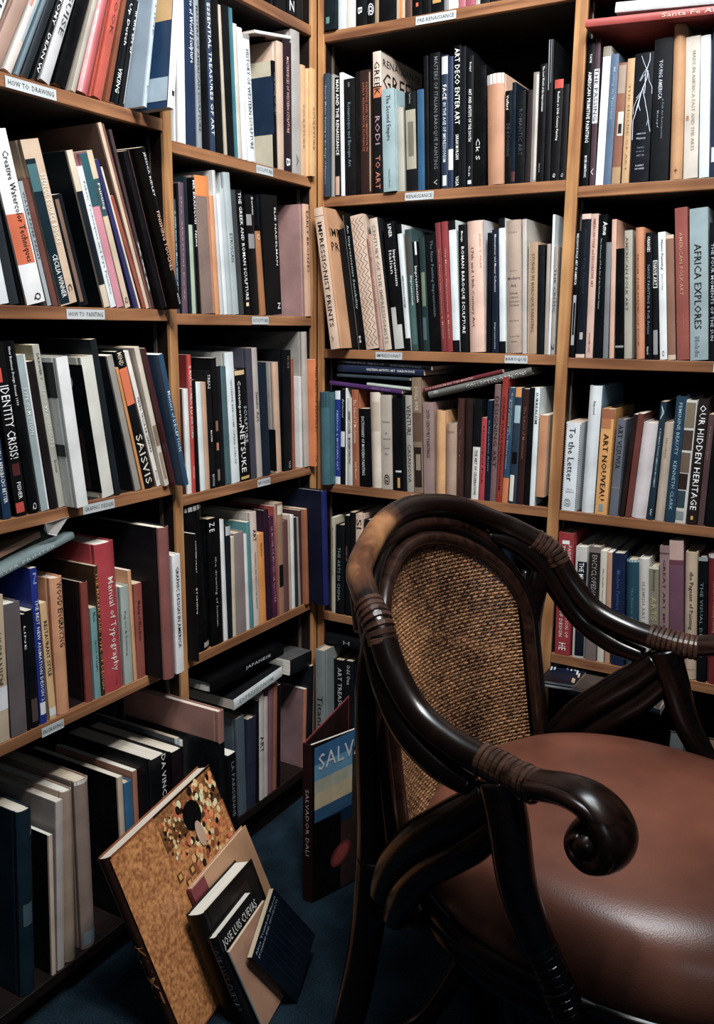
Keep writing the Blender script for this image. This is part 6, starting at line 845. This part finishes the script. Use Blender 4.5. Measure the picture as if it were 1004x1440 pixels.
# bindings of split cane
def binding(nm, path, r, turns, m=ARMW):
    P = catmull(path, 24); L = sum((b_ - a_).length for a_, b_ in zip(P, P[1:])); V, F = [], []
    cum = [0]
    for a_, b_ in zip(P, P[1:]): cum.append(cum[-1] + (b_ - a_).length)
    def at(s):
        for i in range(len(P) - 1):
            if cum[i + 1] >= s: t = (s - cum[i]) / max(cum[i + 1] - cum[i], 1e-9); return P[i].lerp(P[i + 1], t), (P[i + 1] - P[i]).normalized()
        return P[-1], (P[-1] - P[-2]).normalized()
    for k in range(turns):
        c, t = at(L * (k + .5) / turns); ref = Vector((0, 0, 1)) if abs(t.z) < .8 else Vector((1, 0, 0)); u = (ref - t * ref.dot(t)).normalized(); v = t.cross(u); hwid = L / turns * .46
        n = len(V); sg = 24; jit = r1.uniform(-.0006, .0008)
        for s_, rad in ((-1, r), (-.7, r + .0016 + jit), (.7, r + .0016 + jit), (1, r)):
            for q in range(sg): a = 2 * math.pi * q / sg; V.append(c + t * hwid * s_ + (u * math.cos(a) + v * math.sin(a)) * rad)
        for s_ in range(3):
            for q in range(sg): a = n + s_ * sg + q; b2 = n + s_ * sg + (q + 1) % sg; F.append((a, b2, b2 + sg, a + sg))
    return mesh_obj(nm, V, F, [m], CH, smooth=False)
WRAP = wood('split_cane_wrap', '2a1710', '5f4030', 1, .24)
for s in (-1, 1):
    binding('cane_binding', [(-.215, s * .296, .815), (-.23, s * .29, .84), (-.262, s * .274, .863)], .0222, 7, WRAP)
    binding('cane_binding', [(-.03, s * .319, .700), (.02, s * .323, .694), (.062, s * .330, .693)], .0222, 10, WRAP)
    # carved arm end curling over into a volute
    pth = [(0.02, 0.323, 0.692), (0.06, 0.33, 0.697), (0.1, 0.336, 0.707), (0.135, 0.341, 0.708), (0.164, 0.345, 0.694), (0.178, 0.347, 0.671), (0.173, 0.348, 0.647), (0.152, 0.348, 0.635), (0.131, 0.347, 0.644), (0.124, 0.346, 0.662), (0.137, 0.346, 0.675), (0.15, 0.346, 0.669)]
    tube('scroll_arm', [(x, s * y, z) for x, y, z in pth], [(.020, .021), (.020, .023), (.020, .027), (.021, .032), (.021, .036), (.020, .037), (.018, .037), (.015, .036), (.012, .035), (.010, .034), (.008, .033), (.004, .032)], ARMW, CH, 8, 22, up=(0, 0, 1))
    tube('volute_ridge', [(x, s * (y + .028), z) for x, y, z in [(.055, .322, .698), (.08, .328, .706), (.115, .336, .711), (.145, .341, .705), (.168, .344, .686), (.178, .346, .664), (.173, .347, .648)]], .0095, ARMW, CH, 8, 10)
    tube('volute_button', [(.149, s * .308, .667), (.149, s * .386, .667)], .012, ARMW, CH, 1, 16)
    # front arm post, brackets and back posts
    tube('arm_post', [(.0, s * .32, .68), (.02, s * .325, .62), (.042, s * .336, .55), (.075, s * .342, .49), (.115, s * .344, .43), (.14, s * .34, .37)], [.03, .029, .027, .024, .021, .02], RATTAN, CH, 8, 16)
    binding('cane_binding', [(.085, s * .343, .475), (.105, s * .344, .445), (.13, s * .342, .395)], .0215, 9, RATTAN)
    tube('arm_bracket', [(-.01, s * .320, .655), (-.05, s * .316, .612), (-.10, s * .306, .565), (-.155, s * .292, .51), (-.205, s * .275, .44), (-.235, s * .258, .37)], [.024, .029, .029, .027, .025], RATTAN, CH, 8, 16)
    tube('arm_bracket', [(.01, s * .322, .62), (-.03, s * .320, .570), (-.075, s * .312, .525), (-.125, s * .30, .475), (-.17, s * .29, .41), (-.20, s * .27, .35)], [.02, .024, .025, .025, .024], RATTAN, CH, 8, 14)
    tube('back_post', [(-.235, s * .288, .84), (-.258, s * .272, .72), (-.262, s * .26, .58), (-.264, s * .252, .46), (-.266, s * .25, .37)], [.018, .024, .025, .025, .027], RATTAN, CH, 8, 16)
    tube('back_post', [(-.268, s * .258, .80), (-.272, s * .244, .72), (-.276, s * .228, .60), (-.275, s * .214, .40)], [.006, .016, .019, .019], RATTAN, CH, 8, 16)
    tube('leg', [(-.262, s * .25, .42), (-.268, s * .254, .30), (-.288, s * .262, .15), (-.318, s * .275, .0)], [.028, .029, .028, .026], RATTAN, CH, 8, 16)
    tube('leg', [(.25, s * .24, .40), (.235, s * .25, .28), (.26, s * .275, .14), (.29, s * .30, .0)], [.024, .022, .02, .02], RATTAN, CH, 8, 16)
    tube('arched_brace', [(-.288, s * .262, .12), (-.27, s * .262, .25), (-.24, s * .262, .325), (-.16, s * .25, .345), (.02, s * .245, .35), (.16, s * .25, .335), (.225, s * .258, .27), (.25, s * .27, .17)], .015, RATTAN, CH, 8, 12)
for sx in (-1, 1):
    for sy in (-1, 1): tube('pedestal_foot', [(-.13 + sx * .02, -.065 + sy * .015, .33), (-.13 + sx * .035, -.065 + sy * .03, .2), (-.13 + sx * .09, -.065 + sy * .08, .06), (-.13 + sx * .15, -.065 + sy * .13, .018)], .018, RATTAN, CH, 8, 12)
tube('centre_post', [(-.12, -.06, .40), (-.13, -.065, .25), (-.13, -.065, .02)], .030, RATTAN, CH, 8, 16)
# seat
def outline(a, hx, hy, cx=.085, n=2.3):
    c, s = math.cos(a), math.sin(a); r = (abs(c) ** n + abs(s) ** n) ** (-1 / n); return cx + hx * c * r, hy * s * r
V, F = [], []; NA = 96
prof = [(0, .542), (.15, .5415), (.3, .540), (.45, .537), (.6, .532), (.74, .524), (.84, .513), (.91, .497), (.96, .477), (.99, .452), (1.0, .425), (.99, .402), (.95, .392), (0, .392)]
for r, z in prof:
    for k in range(NA):
        x, y = outline(2 * math.pi * k / NA, .352, .315); V.append(((x - .085) * r + .085, y * r, z))
for i in range(len(prof) - 1):
    for k in range(NA): a = i * NA + k; c = i * NA + (k + 1) % NA; F.append((a, c, c + NA, a + NA))
LEA, nt, b = base_mat('brown_leather')
tc = nt.nodes.new('ShaderNodeTexCoord'); n1 = nt.nodes.new('ShaderNodeTexNoise'); n1.inputs['Scale'].default_value = 5; n1.inputs['Detail'].default_value = 6; nt.links.new(tc.outputs['Object'], n1.inputs['Vector'])
rr = nt.nodes.new('ShaderNodeValToRGB'); rr.color_ramp.elements[0].position = .3; rr.color_ramp.elements[0].color = rgb('5e3020'); rr.color_ramp.elements[1].position = .7; rr.color_ramp.elements[1].color = rgb('84482f')
nt.links.new(n1.outputs['Fac'], rr.inputs['Fac']); nt.links.new(rr.outputs['Color'], b.inputs['Base Color']); b.inputs['Roughness'].default_value = .34
n2 = nt.nodes.new('ShaderNodeTexVoronoi'); n2.inputs['Scale'].default_value = 420; nt.links.new(tc.outputs['Object'], n2.inputs['Vector'])
bp = nt.nodes.new('ShaderNodeBump'); bp.inputs['Strength'].default_value = .12; bp.inputs['Distance'].default_value = .001; nt.links.new(n2.outputs['Distance'], bp.inputs['Height']); nt.links.new(bp.outputs['Normal'], b.inputs['Normal'])
mesh_obj('seat_cushion', V, F, [LEA], CH, smooth=True)
for z, r, hx, hy, nm in ((.388, .020, .348, .308, 'seat_rail'), (.348, .018, .338, .300, 'lower_seat_rail')):
    tube(nm, [outline(2 * math.pi * k / 64, hx, hy) + (z,) for k in range(65)], r, RATTAN, CH, 1, 12)
